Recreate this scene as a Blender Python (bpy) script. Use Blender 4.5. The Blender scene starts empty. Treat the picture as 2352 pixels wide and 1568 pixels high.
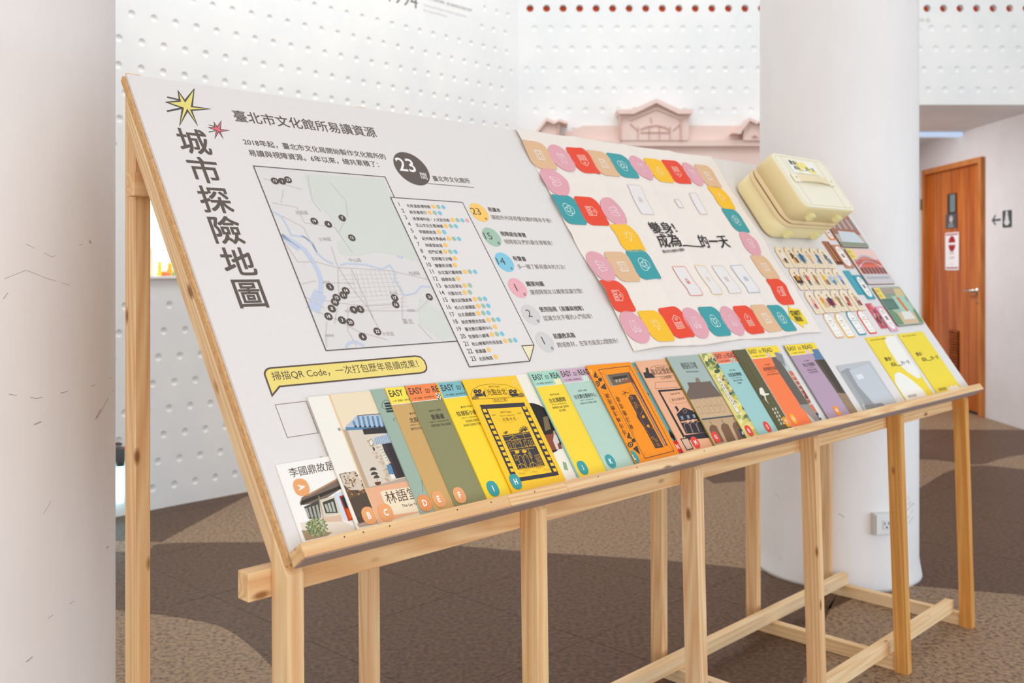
import bpy, bmesh, math, random
from mathutils import Vector, Matrix
random.seed(7)
sc = bpy.context.scene
COL = sc.collection

# ------------------------------------------------------------------ camera
CH = 1.18                                    # camera height (m)
F, CX, CY = 2261.0, 1176.0, 614.7            # focal length and horizon of the 2352x1568 frame, in pixels
cd = bpy.data.cameras.new('camera'); cam = bpy.data.objects.new('camera', cd); COL.objects.link(cam)
cam.location = (0, 0, CH); cam.rotation_euler = (math.pi/2, 0, 0)
cd.sensor_fit = 'HORIZONTAL'; cd.sensor_width = 36; cd.lens = F/2352*36
cd.shift_y = -(784-CY)/2352
cd.dof.use_dof = True; cd.dof.focus_distance = 1.75; cd.dof.aperture_fstop = 6.0
cd.clip_start = .05; cd.clip_end = 60
sc.camera = cam

# ------------------------------------------------------------------ light and exposure
sc.view_settings.view_transform = 'Standard'; sc.view_settings.look = 'None'
sc.view_settings.gamma = 1.0; sc.view_settings.use_curve_mapping = False
sc.view_settings.exposure = 0.0
wd = bpy.data.worlds.new('daylight'); sc.world = wd; wd.use_nodes = True
bg = wd.node_tree.nodes['Background']; bg.inputs[0].default_value = (.93, .96, 1, 1); bg.inputs[1].default_value = .76

def area(name, loc, target, sx, sy, energy, col):
    l = bpy.data.lights.new(name, 'AREA'); l.shape = 'RECTANGLE'; l.size = sx; l.size_y = sy; l.energy = energy; l.color = col
    o = bpy.data.objects.new(name, l); COL.objects.link(o); o.location = loc
    o.rotation_euler = (Vector(target)-Vector(loc)).to_track_quat('-Z', 'Y').to_euler()
    return o
area('hall_ceiling_light', (1.6, 3.6, 4.6), (1.4, 3.5, 0), 4.5, 3.5, 12, (1, .93, .84))
area('left_wall_fill', (-.2, 4.2, 3.9), (-1.0, 5.6, .9), 3.2, .6, 30, (.97, 1, .99))  # fill added to lift the left wall, not a known fixture
area('back_wall_fill', (2.2, 5.2, 4.1), (2.2, 6.8, 1.9), 4.2, .6, 13, (.97, 1, 1))  # unseen fill that brightens the back wall
area('front_window_light', (4.2, -1.0, 3.9), (1.4, 2.4, .9), 2.6, 2.2, 22, (1, .97, .94))
area('side_daylight', (3.3, 1.9, .55), (1.3, 3.7, .3), 1.4, .9, 20, (.45, .74, 1))
area('front_fill_light', (1.7, -2.4, 1.3), (.2, 3, 1.0), 4.4, 2.4, 72, (1, .985, .97))  # added fill behind the camera to brighten the columns, no window modelled
area('left_window_light', (-2.3, -1.9, 2.3), (-.2, 2.2, .9), 2.8, 2.6, 30, (1, .975, .95))

area('corridor_fill_light', (2.45, 8.2, 2.2), (3.0, 7.6, .2), .7, .7, 30, (.95, .97, 1))  # added fill for the corridor, kept out of sight behind the column
# ------------------------------------------------------------------ helpers
def lin(c):
    c = c/255
    return c/12.92 if c <= .04045 else ((c+.055)/1.055)**2.4
def rgb(h, k=1.0):
    h = h.lstrip('#'); return tuple(min(.96, lin(int(h[i:i+2], 16))*k) for i in (0, 2, 4))+(1,)
MATS = {}
def mat(h, rough=.6, k=1.0, spec=.3, metal=0, grain=0, gs=200, trans=0):
    """plain printed or painted colour with a very fine procedural tooth"""
    key = (h, rough, k, spec, metal, grain, gs, trans)
    if key in MATS: return MATS[key]
    m = bpy.data.materials.new('paint_'+h.lstrip('#')); m.use_nodes = True; nt = m.node_tree
    b = nt.nodes['Principled BSDF']; b.inputs['Roughness'].default_value = rough
    b.inputs['Specular IOR Level'].default_value = spec; b.inputs['Metallic'].default_value = metal
    c = rgb(h, k)
    g = grain or .012
    tc = nt.nodes.new('ShaderNodeTexCoord'); n = nt.nodes.new('ShaderNodeTexNoise'); n.inputs['Scale'].default_value = gs
    n.inputs['Detail'].default_value = 3
    nt.links.new(tc.outputs['Object'], n.inputs['Vector'])
    r = nt.nodes.new('ShaderNodeValToRGB'); r.color_ramp.elements[0].position = .3; r.color_ramp.elements[1].position = .7
    r.color_ramp.elements[0].color = tuple(x*(1-g) for x in c[:3])+(1,); r.color_ramp.elements[1].color = tuple(min(1, x*(1+g)) for x in c[:3])+(1,)
    nt.links.new(n.outputs[0], r.inputs[0]); nt.links.new(r.outputs[0], b.inputs['Base Color'])
    if trans: b.inputs['Alpha'].default_value = 1-trans
    MATS[key] = m; return m

def wood(name, c1, c2, c3, scale=1.0, rough=.6, rings=36, knots=True, vert=False):
    m = bpy.data.materials.new(name); m.use_nodes = True; nt = m.node_tree; N = nt.nodes; L = nt.links
    b = N['Principled BSDF']; b.inputs['Roughness'].default_value = rough; b.inputs['Specular IOR Level'].default_value = .25
    tc = N.new('ShaderNodeTexCoord'); oi = N.new('ShaderNodeObjectInfo')
    mp = N.new('ShaderNodeMapping'); mp.inputs['Scale'].default_value = (scale, scale*.045, scale) if vert else (scale, scale, scale*.045)
    cmb = N.new('ShaderNodeMath'); cmb.operation = 'MULTIPLY'; cmb.inputs[1].default_value = 37
    L.new(oi.outputs['Random'], cmb.inputs[0])
    add = N.new('ShaderNodeVectorMath'); add.operation = 'ADD'
    L.new(tc.outputs['Object'], mp.inputs['Vector']); L.new(mp.outputs[0], add.inputs[0]); L.new(cmb.outputs[0], add.inputs[1])
    n1 = N.new('ShaderNodeTexNoise'); n1.inputs['Scale'].default_value = 9; n1.inputs['Detail'].default_value = 2
    L.new(add.outputs[0], n1.inputs['Vector'])
    w = N.new('ShaderNodeMath'); w.operation = 'MULTIPLY'; w.inputs[1].default_value = rings
    L.new(n1.outputs[0], w.inputs[0])
    fr = N.new('ShaderNodeMath'); fr.operation = 'PINGPONG'; fr.inputs[1].default_value = 1
    L.new(w.outputs[0], fr.inputs[0])
    r = N.new('ShaderNodeValToRGB'); e = r.color_ramp.elements
    e[0].position = 0; e[0].color = rgb(c1); e[1].position = 1; e[1].color = rgb(c2)
    L.new(fr.outputs[0], r.inputs[0])
    n2 = N.new('ShaderNodeTexNoise'); n2.inputs['Scale'].default_value = 160; n2.inputs['Detail'].default_value = 4
    L.new(add.outputs[0], n2.inputs['Vector'])
    mx = N.new('ShaderNodeMixRGB'); mx.blend_type = 'MULTIPLY'; mx.inputs[0].default_value = .35
    r2 = N.new('ShaderNodeValToRGB'); r2.color_ramp.elements[0].position = .35; r2.color_ramp.elements[0].color = (.82, .74, .64, 1); r2.color_ramp.elements[1].position = .6
    L.new(n2.outputs[0], r2.inputs[0]); L.new(r.outputs[0], mx.inputs[1]); L.new(r2.outputs[0], mx.inputs[2])
    out = mx
    # warmer or paler from one piece to the next
    mx2 = N.new('ShaderNodeMixRGB'); mx2.blend_type = 'MULTIPLY'; r3 = N.new('ShaderNodeValToRGB')
    r3.color_ramp.elements[0].color = (1, .93, .82, 1); r3.color_ramp.elements[1].color = (1, 1, 1, 1)
    L.new(oi.outputs['Random'], r3.inputs[0]); mx2.inputs[0].default_value = 1
    L.new(out.outputs[0], mx2.inputs[1]); L.new(r3.outputs[0], mx2.inputs[2]); out = mx2
    if knots:
        v = N.new('ShaderNodeTexVoronoi'); v.inputs['Scale'].default_value = 1
        mk = N.new('ShaderNodeMapping'); mk.inputs['Scale'].default_value = (17, 17, 7)
        av = N.new('ShaderNodeVectorMath'); av.operation = 'ADD'
        L.new(tc.outputs['Object'], av.inputs[0]); L.new(cmb.outputs[0], av.inputs[1]); L.new(av.outputs[0], mk.inputs['Vector']); L.new(mk.outputs[0], v.inputs['Vector'])
        r4 = N.new('ShaderNodeValToRGB'); r4.color_ramp.elements[0].position = .05; r4.color_ramp.elements[0].color = (.33, .19, .1, 1)
        r4.color_ramp.elements[1].position = .13; r4.color_ramp.elements[1].color = (1, 1, 1, 1)
        L.new(v.outputs['Distance'], r4.inputs[0])
        mx3 = N.new('ShaderNodeMixRGB'); mx3.blend_type = 'MULTIPLY'; mx3.inputs[0].default_value = .9
        L.new(out.outputs[0], mx3.inputs[1]); L.new(r4.outputs[0], mx3.inputs[2]); out = mx3
    L.new(out.outputs[0], b.inputs['Base Color'])
    bp = N.new('ShaderNodeBump'); bp.inputs['Strength'].default_value = .12; bp.inputs['Distance'].default_value = .002
    L.new(n2.outputs[0], bp.inputs['Height']); L.new(bp.outputs[0], b.inputs['Normal'])
    return m

def noisy(name, c1, c2, scale, detail=6, rough=.5, lo=.35, hi=.65, c3=None, stretch=(1, 1, 1), bump=0, spec=.4, rv=None):
    m = bpy.data.materials.new(name); m.use_nodes = True; nt = m.node_tree; N = nt.nodes; L = nt.links
    b = N['Principled BSDF']; b.inputs['Roughness'].default_value = rough; b.inputs['Specular IOR Level'].default_value = spec
    g = N.new('ShaderNodeNewGeometry'); mp = N.new('ShaderNodeMapping'); mp.inputs['Scale'].default_value = stretch
    n = N.new('ShaderNodeTexNoise'); n.inputs['Scale'].default_value = scale; n.inputs['Detail'].default_value = detail; n.inputs['Roughness'].default_value = .65
    L.new(g.outputs['Position'], mp.inputs['Vector']); L.new(mp.outputs[0], n.inputs['Vector'])
    r = N.new('ShaderNodeValToRGB'); e = r.color_ramp.elements
    e[0].position = lo; e[0].color = rgb(c1); e[1].position = hi; e[1].color = rgb(c2)
    if c3: x = e.new((lo+hi)/2); x.color = rgb(c3)
    L.new(n.outputs[0], r.inputs[0]); L.new(r.outputs[0], b.inputs['Base Color'])
    if bump:
        bp = N.new('ShaderNodeBump'); bp.inputs['Strength'].default_value = bump; bp.inputs['Distance'].default_value = .003
        L.new(n.outputs[0], bp.inputs['Height']); L.new(bp.outputs[0], b.inputs['Normal'])
    return m

def emit(name, h, s):
    m = bpy.data.materials.new(name); m.use_nodes = True; b = m.node_tree.nodes['Principled BSDF']
    b.inputs['Base Color'].default_value = rgb(h); b.inputs['Emission Color'].default_value = rgb(h); b.inputs['Emission Strength'].default_value = s
    return m

def frame(o, x, y):
    x = Vector(x).normalized(); y = Vector(y).normalized(); z = x.cross(y).normalized(); y = z.cross(x)
    M = Matrix((x, y, z)).transposed().to_4x4(); M.translation = Vector(o); return M
def unp(M, px, h=0.0):
    """pixel of the 2352x1568 frame -> local (x, y) on the plane z = h of frame M"""
    r = Vector(((px[0]-CX)/F, 1, -(px[1]-CY)/F)); n = M.col[2].xyz; p0 = M @ Vector((0, 0, h)); c = Vector((0, 0, CH))
    X = c + r*((p0-c).dot(n)/r.dot(n)); l = M.inverted() @ X
    return (l.x, l.y)

def link(name, me, m, M=None, parent=None, kind=None):
    o = bpy.data.objects.new(name, me); COL.objects.link(o)
    for x in (m if isinstance(m, (list, tuple)) else [m]): me.materials.append(x)
    if parent is not None:
        o.parent = parent; o.matrix_parent_inverse = PW[parent].inverted()
    o.matrix_world = M if M is not None else Matrix.Identity(4)
    if parent is not None: o.matrix_basis = (M if M is not None else Matrix.Identity(4))
    PW[o] = (M.copy() if M is not None else Matrix.Identity(4))
    if kind: o['kind'] = kind
    return o
PW = {}
def mesh(name, V, Fc, m, M=None, parent=None, kind=None, mi=None, smooth=False):
    me = bpy.data.meshes.new(name); me.from_pydata([tuple(v) for v in V], [], Fc)
    if mi: me.polygons.foreach_set('material_index', mi)
    if smooth: me.polygons.foreach_set('use_smooth', [True]*len(me.polygons))
    me.update(); return link(name, me, m, M, parent, kind)
def thing(name, M, label, cat, group=None):
    o = bpy.data.objects.new(name, None); COL.objects.link(o); o.empty_display_size = .05
    o.matrix_world = M; PW[o] = M.copy(); tag(o, label, cat, group); return o
def tag(o, label, cat, group=None):
    o['label'] = label; o['category'] = cat
    if group: o['group'] = group
    return o

def box(V, Fc, c, s, R=None):
    """box centred c, size s, optionally rotated, appended to V, Fc"""
    b = len(V)
    for i in range(8):
        v = Vector(((i & 1)-.5, ((i >> 1) & 1)-.5, (i >> 2)-.5)); v = Vector((v.x*s[0], v.y*s[1], v.z*s[2]))
        if R: v = R @ v
        V.append(tuple(v+Vector(c)))
    for f in ((0, 2, 3, 1), (4, 5, 7, 6), (0, 1, 5, 4), (2, 6, 7, 3), (0, 4, 6, 2), (1, 3, 7, 5)): Fc.append(tuple(b+i for i in f))
def boxo(name, c, s, m, M=None, parent=None, bev=0, seg=2):
    V = []; Fc = []; box(V, Fc, (0, 0, 0), s); me = bpy.data.meshes.new(name); me.from_pydata(V, [], Fc)
    if bev:
        bm = bmesh.new(); bm.from_mesh(me); bmesh.ops.bevel(bm, geom=bm.edges[:]+bm.verts[:], offset=bev, segments=seg, affect='EDGES', profile=.5); bm.to_mesh(me); bm.free()
    return link(name, me, m, (M if M is not None else Matrix.Identity(4)) @ Matrix.Translation(c), parent)

def prismdata(V, Fc, poly, z0, z1):
    b = len(V); n = len(poly)
    a = sum(poly[i][0]*poly[(i+1) % n][1]-poly[(i+1) % n][0]*poly[i][1] for i in range(n))
    if a < 0: poly = poly[::-1]
    V += [(p[0], p[1], z0) for p in poly]+[(p[0], p[1], z1) for p in poly]
    Fc.append(tuple(range(b+n-1, b-1, -1))); Fc.append(tuple(range(b+n, b+2*n)))
    for i in range(n): j = (i+1) % n; Fc.append((b+i, b+j, b+n+j, b+n+i))
def prism(name, poly, z0, z1, m, M, parent=None):
    V = []; Fc = []; prismdata(V, Fc, poly, z0, z1); return mesh(name, V, Fc, m, M, parent)
def rrect(w, h, r, x=0, y=0, n=5, rr=None):
    """rounded rectangle, lower left at x, y; rr gives the four radii bl, br, tr, tl"""
    rr = rr or (r,)*4; P = []
    for k, (cx, cy, a0) in enumerate(((x, y, 180), (x+w, y, 270), (x+w, y+h, 0), (x, y+h, 90))):
        q = max(rr[k], 1e-5); ox = cx+(q if k in (0, 3) else -q); oy = cy+(q if k in (0, 1) else -q)
        for i in range(n+1):
            a = math.radians(a0+90*i/n); P.append((ox+q*math.cos(a), oy+q*math.sin(a)))
    return P
def disc(cx, cy, r, n=28, ry=None): return [(cx+r*math.cos(2*math.pi*i/n), cy+(ry or r)*math.sin(2*math.pi*i/n)) for i in range(n)]
def arch(w, h, x=0, y=0, n=12, r=.004):
    P = [(x+r, y), (x+w-r, y), (x+w, y+r)]
    P += [(x+w/2+w/2*math.cos(math.pi*i/n), y+h-w/2+w/2*math.sin(math.pi*i/n)) for i in range(n+1)]
    return P+[(x, y+r)]

class Ink:
    """collects flat printed shapes lying on plane z of frame M; one mesh object per build, several colours as slots"""
    def __init__(s, M, hf=None, k=1.0): s.M = M; s.V = []; s.F = []; s.mi = []; s.ms = []; s.hf = hf; s.k = k; s.lay = 0; s.cnt = 0
    def slot(s, c):
        m = mat(c, k=s.k) if isinstance(c, str) else c
        if m not in s.ms: s.ms.append(m)
        return s.ms.index(m)
    def poly(s, P, c, z):
        b = len(s.V); n = len(P); s.cnt += 1; z += (s.cnt % 40)*1.2e-6
        a = sum(P[i][0]*P[(i+1) % n][1]-P[(i+1) % n][0]*P[i][1] for i in range(n))
        if a < 0: P = P[::-1]
        s.V += [(p[0], p[1], z+(s.hf(p[0], p[1]) if s.hf else 0)) for p in P]; s.F.append(tuple(range(b, b+n))); s.mi.append(s.slot(c))
    def fan(s, P, c, z, rings=8):
        D = []
        for i in range(len(P)):
            a, b = Vector(P[i]), Vector(P[(i+1) % len(P)]); m = max(1, int((b-a).length/.003)); D += [tuple(a.lerp(b, q/m)) for q in range(m)]
        P = D
        cx = sum(p[0] for p in P)/len(P); cy = sum(p[1] for p in P)/len(P); n = len(P); b = len(s.V); k = s.slot(c)
        a = sum(P[i][0]*P[(i+1) % n][1]-P[(i+1) % n][0]*P[i][1] for i in range(n))
        if a < 0: P = P[::-1]
        def h(x, y): return z+(s.hf(x, y) if s.hf else 0)
        s.V.append((cx, cy, h(cx, cy)))
        for r in range(1, rings+1):
            for p in P: x = cx+(p[0]-cx)*r/rings; y = cy+(p[1]-cy)*r/rings; s.V.append((x, y, h(x, y)))
        for i in range(n):
            j = (i+1) % n; s.F.append((b, b+1+i, b+1+j)); s.mi.append(k)
            for r in range(rings-1): s.F.append((b+1+r*n+i, b+1+(r+1)*n+i, b+1+(r+1)*n+j, b+1+r*n+j)); s.mi.append(k)
    def line(s, P, w, c, z, closed=False, sub=None):
        Q = [Vector(p[:2]) for p in P]
        if closed: Q.append(Q[0])
        if sub:
            R = []
            for a, b2 in zip(Q, Q[1:]):
                m = max(1, int((b2-a).length/sub)); R += [a.lerp(b2, i/m) for i in range(m)]
            Q = R+[Q[-1]]
        k = s.slot(c); n = len(Q); L = []; Rr = []
        for i in range(n):
            if closed: a = Q[i-1] if i else Q[-2]; d = Q[(i+1)] if i < n-1 else Q[1]
            else: a = Q[max(0, i-1)]; d = Q[min(n-1, i+1)]
            t1 = (Q[i]-a); t2 = (d-Q[i])
            t1 = t1.normalized() if t1.length > 1e-9 else t2.normalized(); t2 = t2.normalized() if t2.length > 1e-9 else t1
            t = (t1+t2); t = t.normalized() if t.length > 1e-6 else t1
            nn = Vector((-t.y, t.x)); f = 1/max(.45, abs(nn.dot(Vector((-t1.y, t1.x)))))
            L.append(Q[i]+nn*w/2*f); Rr.append(Q[i]-nn*w/2*f)
        b = len(s.V)
        for p in Rr+L: s.V.append((p.x, p.y, z+(s.hf(p.x, p.y) if s.hf else 0)))
        for i in range(n-1): s.F.append((b+i, b+i+1, b+n+i+1, b+n+i)); s.mi.append(k)
    def text(s, t, A, B=None, c='#5d5048', z=.0004, ky=1.0, width=None, h=None, off=0.0, shear=0, ang=0, anchor='l', xs=1.0, _n=False):
        """text whose lower left ink corner is A and whose lower right ink corner is B (or of given width / height, at angle ang)"""
        cjk = any(ord(q) > 0x2e00 for q in t); strike = off*1.6 if (cjk and off > 0 and not _n) else 0
        if cjk: off = 0
        V, Fc, (x0, y0, x1, y1) = glyphs(t, off, shear); k = s.slot(c)
        A = Vector(A[:2])
        if B is not None: d = Vector(B[:2])-A; sx = d.length/(x1-x0); d.normalize(); sy = sx*ky
        else:
            d = Vector((math.cos(ang), math.sin(ang)))
            if width: sx = width/(x1-x0); sy = sx*ky
            if h: sy = h/(y1-y0); sx = (width/(x1-x0)) if width else sy*xs
        if anchor == 'c': A = A-d*(x1-x0)*sx/2
        e = Vector((-d.y, d.x)); b = len(s.V)
        for v in V:
            p = A+d*(v[0]-x0)*sx+e*(v[1]-y0)*sy; s.V.append((p.x, p.y, z+(s.hf(p.x, p.y) if s.hf else 0)))
        for f in Fc: s.F.append(tuple(b+i for i in f)); s.mi.append(k)
        if strike > 0:
            q = strike*sy; a2 = A+(d*(x1-x0)*sx/2 if anchor == 'c' else d*0)
            for n_, (u_, v_) in enumerate(((q, 0), (0, q), (q, q))): s.text(t, a2+d*u_+e*v_, None, c, z+2e-5*(n_+1), width=(x1-x0)*sx, h=(y1-y0)*sy, off=0, shear=shear, ang=math.atan2(d.y, d.x), anchor=anchor, _n=True)
    def build(s, name, parent=None, label=None):
        o = mesh(name, s.V, s.F, s.ms, s.M, parent, mi=s.mi)
        if label: o['label'] = label
        return o
_G = {}
def glyphs(t, off=0.0, shear=0):
    key = (t, off, shear)
    if key in _G: return _G[key]
    cu = bpy.data.curves.new('t', 'FONT'); cu.body = t; cu.size = 1; cu.offset = off; cu.shear = shear; cu.resolution_u = 3
    o = bpy.data.objects.new('t', cu); COL.objects.link(o); dg = bpy.context.evaluated_depsgraph_get(); dg.update()
    me = o.evaluated_get(dg).to_mesh(); V = [(v.co.x, v.co.y) for v in me.vertices]; Fc = [tuple(p.vertices) for p in me.polygons]
    up = sum(p.normal.z for p in me.polygons) >= 0
    if not up: Fc = [f[::-1] for f in Fc]
    o.evaluated_get(dg).to_mesh_clear(); bpy.data.objects.remove(o); bpy.data.curves.remove(cu)
    if not V: V = [(0, 0), (1, 0), (1, 1)]; Fc = []
    xs = [v[0] for v in V]; ys = [v[1] for v in V]
    _G[key] = (V, Fc, (min(xs), min(ys), max(xs), max(ys))); return _G[key]

def lumber(name, p0, p1, wx, wy, xdir, m, parent, bev=.0012, cut=None):
    """squared timber from p0 to p1; xdir is the direction of its wx side; own local frame so that the grain runs along it"""
    p0 = Vector(p0); p1 = Vector(p1); z = (p1-p0).normalized(); x = Vector(xdir); x = (x-z*x.dot(z)).normalized(); y = z.cross(x)
    M = Matrix((x, y, z)).transposed().to_4x4(); M.translation = p0; Ln = (p1-p0).length
    me = bpy.data.meshes.new(name); bm = bmesh.new(); bmesh.ops.create_cube(bm, size=1)
    for v in bm.verts: v.co = Vector((v.co.x*wx, v.co.y*wy, (v.co.z+.5)*Ln))
    for cut in ([] if not cut else cut if isinstance(cut, list) else [cut]):     # saw an end along a plane (point, normal), world space
        Mi = M.inverted(); co = Mi @ Vector(cut[0]); no = (Mi.to_3x3() @ Vector(cut[1])).normalized()
        r = bmesh.ops.bisect_plane(bm, geom=bm.verts[:]+bm.edges[:]+bm.faces[:], plane_co=co, plane_no=no, clear_outer=True)
        bmesh.ops.holes_fill(bm, edges=[e for e in bm.edges if len(e.link_faces) == 1])
    bmesh.ops.bevel(bm, geom=bm.edges[:], offset=bev, segments=1, affect='EDGES')
    bm.to_mesh(me); bm.free()
    return link(name, me, m, M, parent)

def lathe(V, Fc, prof, c=(0, 0, 0), n=16, ax=None):
    b = len(V)
    for r, z in prof:
        for i in range(n):
            a = 2*math.pi*i/n; p = Vector((r*math.cos(a), r*math.sin(a), z))
            if ax: p = ax @ p
            V.append(tuple(p+Vector(c)))
    for k in range(len(prof)-1):
        for i in range(n): j = (i+1) % n; Fc.append((b+k*n+i, b+k*n+j, b+(k+1)*n+j, b+(k+1)*n+i))
    Fc.append(tuple(b+i for i in range(n-1, -1, -1))); Fc.append(tuple(b+(len(prof)-1)*n+i for i in range(n)))

# ------------------------------------------------------------------ directions of the place
TH = .7986
U = Vector((math.cos(TH), math.sin(TH), 0)); W = Vector((-math.sin(TH), math.cos(TH), 0)); Z = Vector((0, 0, 1))
P0 = Vector((-.3050, 1.3581, .7881)); BL_, BW_ = 2.5728, .8915; TI = .9597
VV = W*math.cos(TI)+Z*math.sin(TI)
MB = frame(P0, U, VV)                           # board face: x along, y up the slope, z out of it
NB = MB.col[2].xyz.copy()
def bd(x, y, h=0.0): return unp(MB, (x, y), h)
MF = frame((0, 0, 0), (1, 0, 0), (0, 1, 0))
def fl(x, y): return unp(MF, (x, y))
P0f = Vector((P0.x, P0.y, 0))

# ------------------------------------------------------------------ materials of the place
plaster = noisy('white_plaster', '#eceded', '#f3f3f1', 3.0, 5, .75, spec=.2, bump=.02)
plaster_col = noisy('column_plaster', '#ece6e4', '#f4f0ed', 2.2, 8, .7, spec=.25, bump=.05, stretch=(1, 1, .35))
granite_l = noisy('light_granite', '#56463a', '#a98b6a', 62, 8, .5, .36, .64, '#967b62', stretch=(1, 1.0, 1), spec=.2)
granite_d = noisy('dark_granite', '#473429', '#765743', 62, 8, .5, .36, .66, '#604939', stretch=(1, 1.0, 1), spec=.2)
pine = wood('pine', '#e0b283', '#efd0a4', '#fff', 1.0)
pine_p = wood('pale_pine', '#ecc798', '#f7dfba', '#fff', 1.0)
pine_o = wood('amber_pine', '#d0904a', '#dfa964', '#fff', 1.0)
mdf = noisy('chipboard_edge', '#c89b6c', '#dfb88e', 160, 6, .8, spec=.1, bump=.3)
paper = mat('#e4deda', rough=.55, spec=.25)

# ------------------------------------------------------------------ setting: walls with dimples
def dimple_wall(name, M, rects, rows, pitch, hp, r, depth, skip=None):
    """rows: list of (y centre, x phase, x0, x1); every dimple is a real bowl pressed into the plaster"""
    V = []; Fc = []; n = 16; sm = []
    def quad(x0, y0, x1, y1):
        if x1-x0 < 1e-5 or y1-y0 < 1e-5: return
        b = len(V); V.extend([(x0, y0, 0), (x1, y0, 0), (x1, y1, 0), (x0, y1, 0)]); Fc.append((b, b+1, b+2, b+3)); sm.append(False)
    def cell(cx, cy):
        x0, x1, y0, y1 = cx-pitch/2, cx+pitch/2, cy-hp/2, cy+hp/2; b = len(V); per = []
        cs = [(x0, y0), (x1, y0), (x1, y1), (x0, y1)]
        for q in range(4):
            a = cs[q]; c = cs[(q+1) % 4]
            for i in range(4): per.append((a[0]+(c[0]-a[0])*i/4, a[1]+(c[1]-a[1])*i/4))
        for p in per: V.append((p[0], p[1], 0))
        for k, (f, d) in enumerate(((1, 0), (.93, -.35*depth), (.7, -.75*depth), (.38, -.96*depth))):
            for i in range(n):
                a = math.radians(-135+i*22.5); V.append((cx+f*r*math.cos(a), cy+f*r*math.sin(a), d))
        V.append((cx, cy, -depth))
        for i in range(n):
            j = (i+1) % n; Fc.append((b+i, b+j, b+n+j, b+n+i)); sm.append(False)
            for k in range(1, 4): Fc.append((b+k*n+i, b+k*n+j, b+(k+1)*n+j, b+(k+1)*n+i)); sm.append(True)
            Fc.append((b+4*n+i, b+4*n+j, b+5*n)); sm.append(True)
    for (y, ph, x0, x1) in rows:
        k0 = math.ceil((x0+pitch/2-ph)/pitch); k1 = math.floor((x1-pitch/2-ph)/pitch); run = x0
        for k in range(k0, k1+1):
            cx = ph+k*pitch
            if skip and skip(cx, y): continue
            quad(run, y-hp/2, cx-pitch/2, y+hp/2); cell(cx, y); run = cx+pitch/2
        quad(run, y-hp/2, x1, y+hp/2)
    for q in rects: quad(*q)
    me = bpy.data.meshes.new(name); me.from_pydata(V, [], Fc); me.polygons.foreach_set('use_smooth', sm)
    bm = bmesh.new(); bm.from_mesh(me); bmesh.ops.remove_doubles(bm, verts=bm.verts, dist=1e-5); bm.to_mesh(me); bm.free()
    o = link(name, me, plaster, M, None, 'structure'); return o

YB = 6.80                                     # back wall plane
# left wall: passes through two measured floor points; corner with the back wall at pixel column 1190
A0 = Vector(fl(345, 1172)+(0,)); CR = Vector(((1190-CX)/F*YB, YB, 0)); UW = (CR-A0).normalized()
MW = frame(A0-UW*1.6, UW, Z); LW = (CR-(A0-UW*1.6)).length
def wl(x, y): return unp(MW, (x, y))
MBK = frame((CR.x, YB, 0), (1, 0, 0), Z)
def wb(x, y): return unp(MBK, (x, y))
px_w = wl(272, 148.8); pxe = wl(1164.7, 290.8)
pitch = (pxe[0]-px_w[0])/24.0
hp = (wl(300, 30)[1]-wl(345.5, 1119)[1])/18.0*1.0
rowsL = []
zr0 = wl(351, 1121)[1]; zA = wl(272, 148.8)[1]; hp = (zA-zr0)/16.0
phase = {0: wl(350.5, 1124.8)[0], 1: wl(363, 1059.8)[0], 16: px_w[0], 17: wl(273.6, 87.2)[0], 18: wl(302.5, 30.6)[0], 20: wl(760.4, 9.4)[0], 19: wl(489, 4)[0]}
ny0, ny1 = wl(350, 634)[1], wl(350, 634)[1]+.55      # display niche cut in the wall
nx0, nx1 = wl(330, 634)[0], wl(330, 634)[0]+.95
rectsL = []
for k in range(-1, 24):
    y = zr0+k*hp; ph = phase.get(k, phase[0]+.029*k)
    if k < 0:
        continue
    if y+hp/2 > ny0 and y-hp/2 < ny1:
        # rows beside the niche: keep the wall whole left and right of the opening
        rectsL += [(0, y-hp/2, nx0, y+hp/2)]
        lo, hi = max(y-hp/2, ny0), min(y+hp/2, ny1)
        if y-hp/2 < ny0: rectsL.append((nx0, y-hp/2, nx1, ny0))
        if y+hp/2 > ny1: rectsL.append((nx0, ny1, nx1, y+hp/2))
        rowsL.append((y, ph, nx1, LW))
    else: rowsL.append((y, ph, 0, LW))
ytop = zr0+23*hp+hp/2
rectsL.append((0, 0, LW, zr0-hp/2)); rectsL.append((0, ytop, LW, 4.2)); rectsL.append((-1.5, 0, 0, 4.2))
t94 = [wl(890, 0), wl(1090, 60)]
def skipL(x, y):
    return (t94[0][0]-.05 < x < t94[1][0] and y > wl(1000, 52)[1]-.02 and y < 3.3)
wall_left = dimple_wall('wall_left', MW, rectsL, rowsL, pitch, hp, .0190, .012, skipL)
# niche interior
V = []; Fc = []
d = .28
for (a, b, c, e) in (((nx0, ny0, 0), (nx1, ny0, 0), (nx1, ny0, -d), (nx0, ny0, -d)), ((nx0, ny1, -d), (nx1, ny1, -d), (nx1, ny1, 0), (nx0, ny1, 0)),
                     ((nx0, ny0, 0), (nx0, ny0, -d), (nx0, ny1, -d), (nx0, ny1, 0)), ((nx1, ny0, -d), (nx1, ny0, 0), (nx1, ny1, 0), (nx1, ny1, -d)),
                     ((nx0, ny0, -d), (nx1, ny0, -d), (nx1, ny1, -d), (nx0, ny1, -d))):
    i = len(V); V += [a, b, c, e]; Fc.append((i, i+1, i+2, i+3))
mesh('niche', V, Fc, plaster, MW, wall_left)
lb = boxo('niche_light', (nx0+.47, ny1-.012, -.14), (.9, .02, .2), emit('niche_lamp', '#fffaf0', 9), MW, wall_left)
boxo('niche_sill', (nx0+.475, ny0-.006, -.12), (.95, .012, .29), mat('#f4f3f0'), MW, wall_left)
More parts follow.
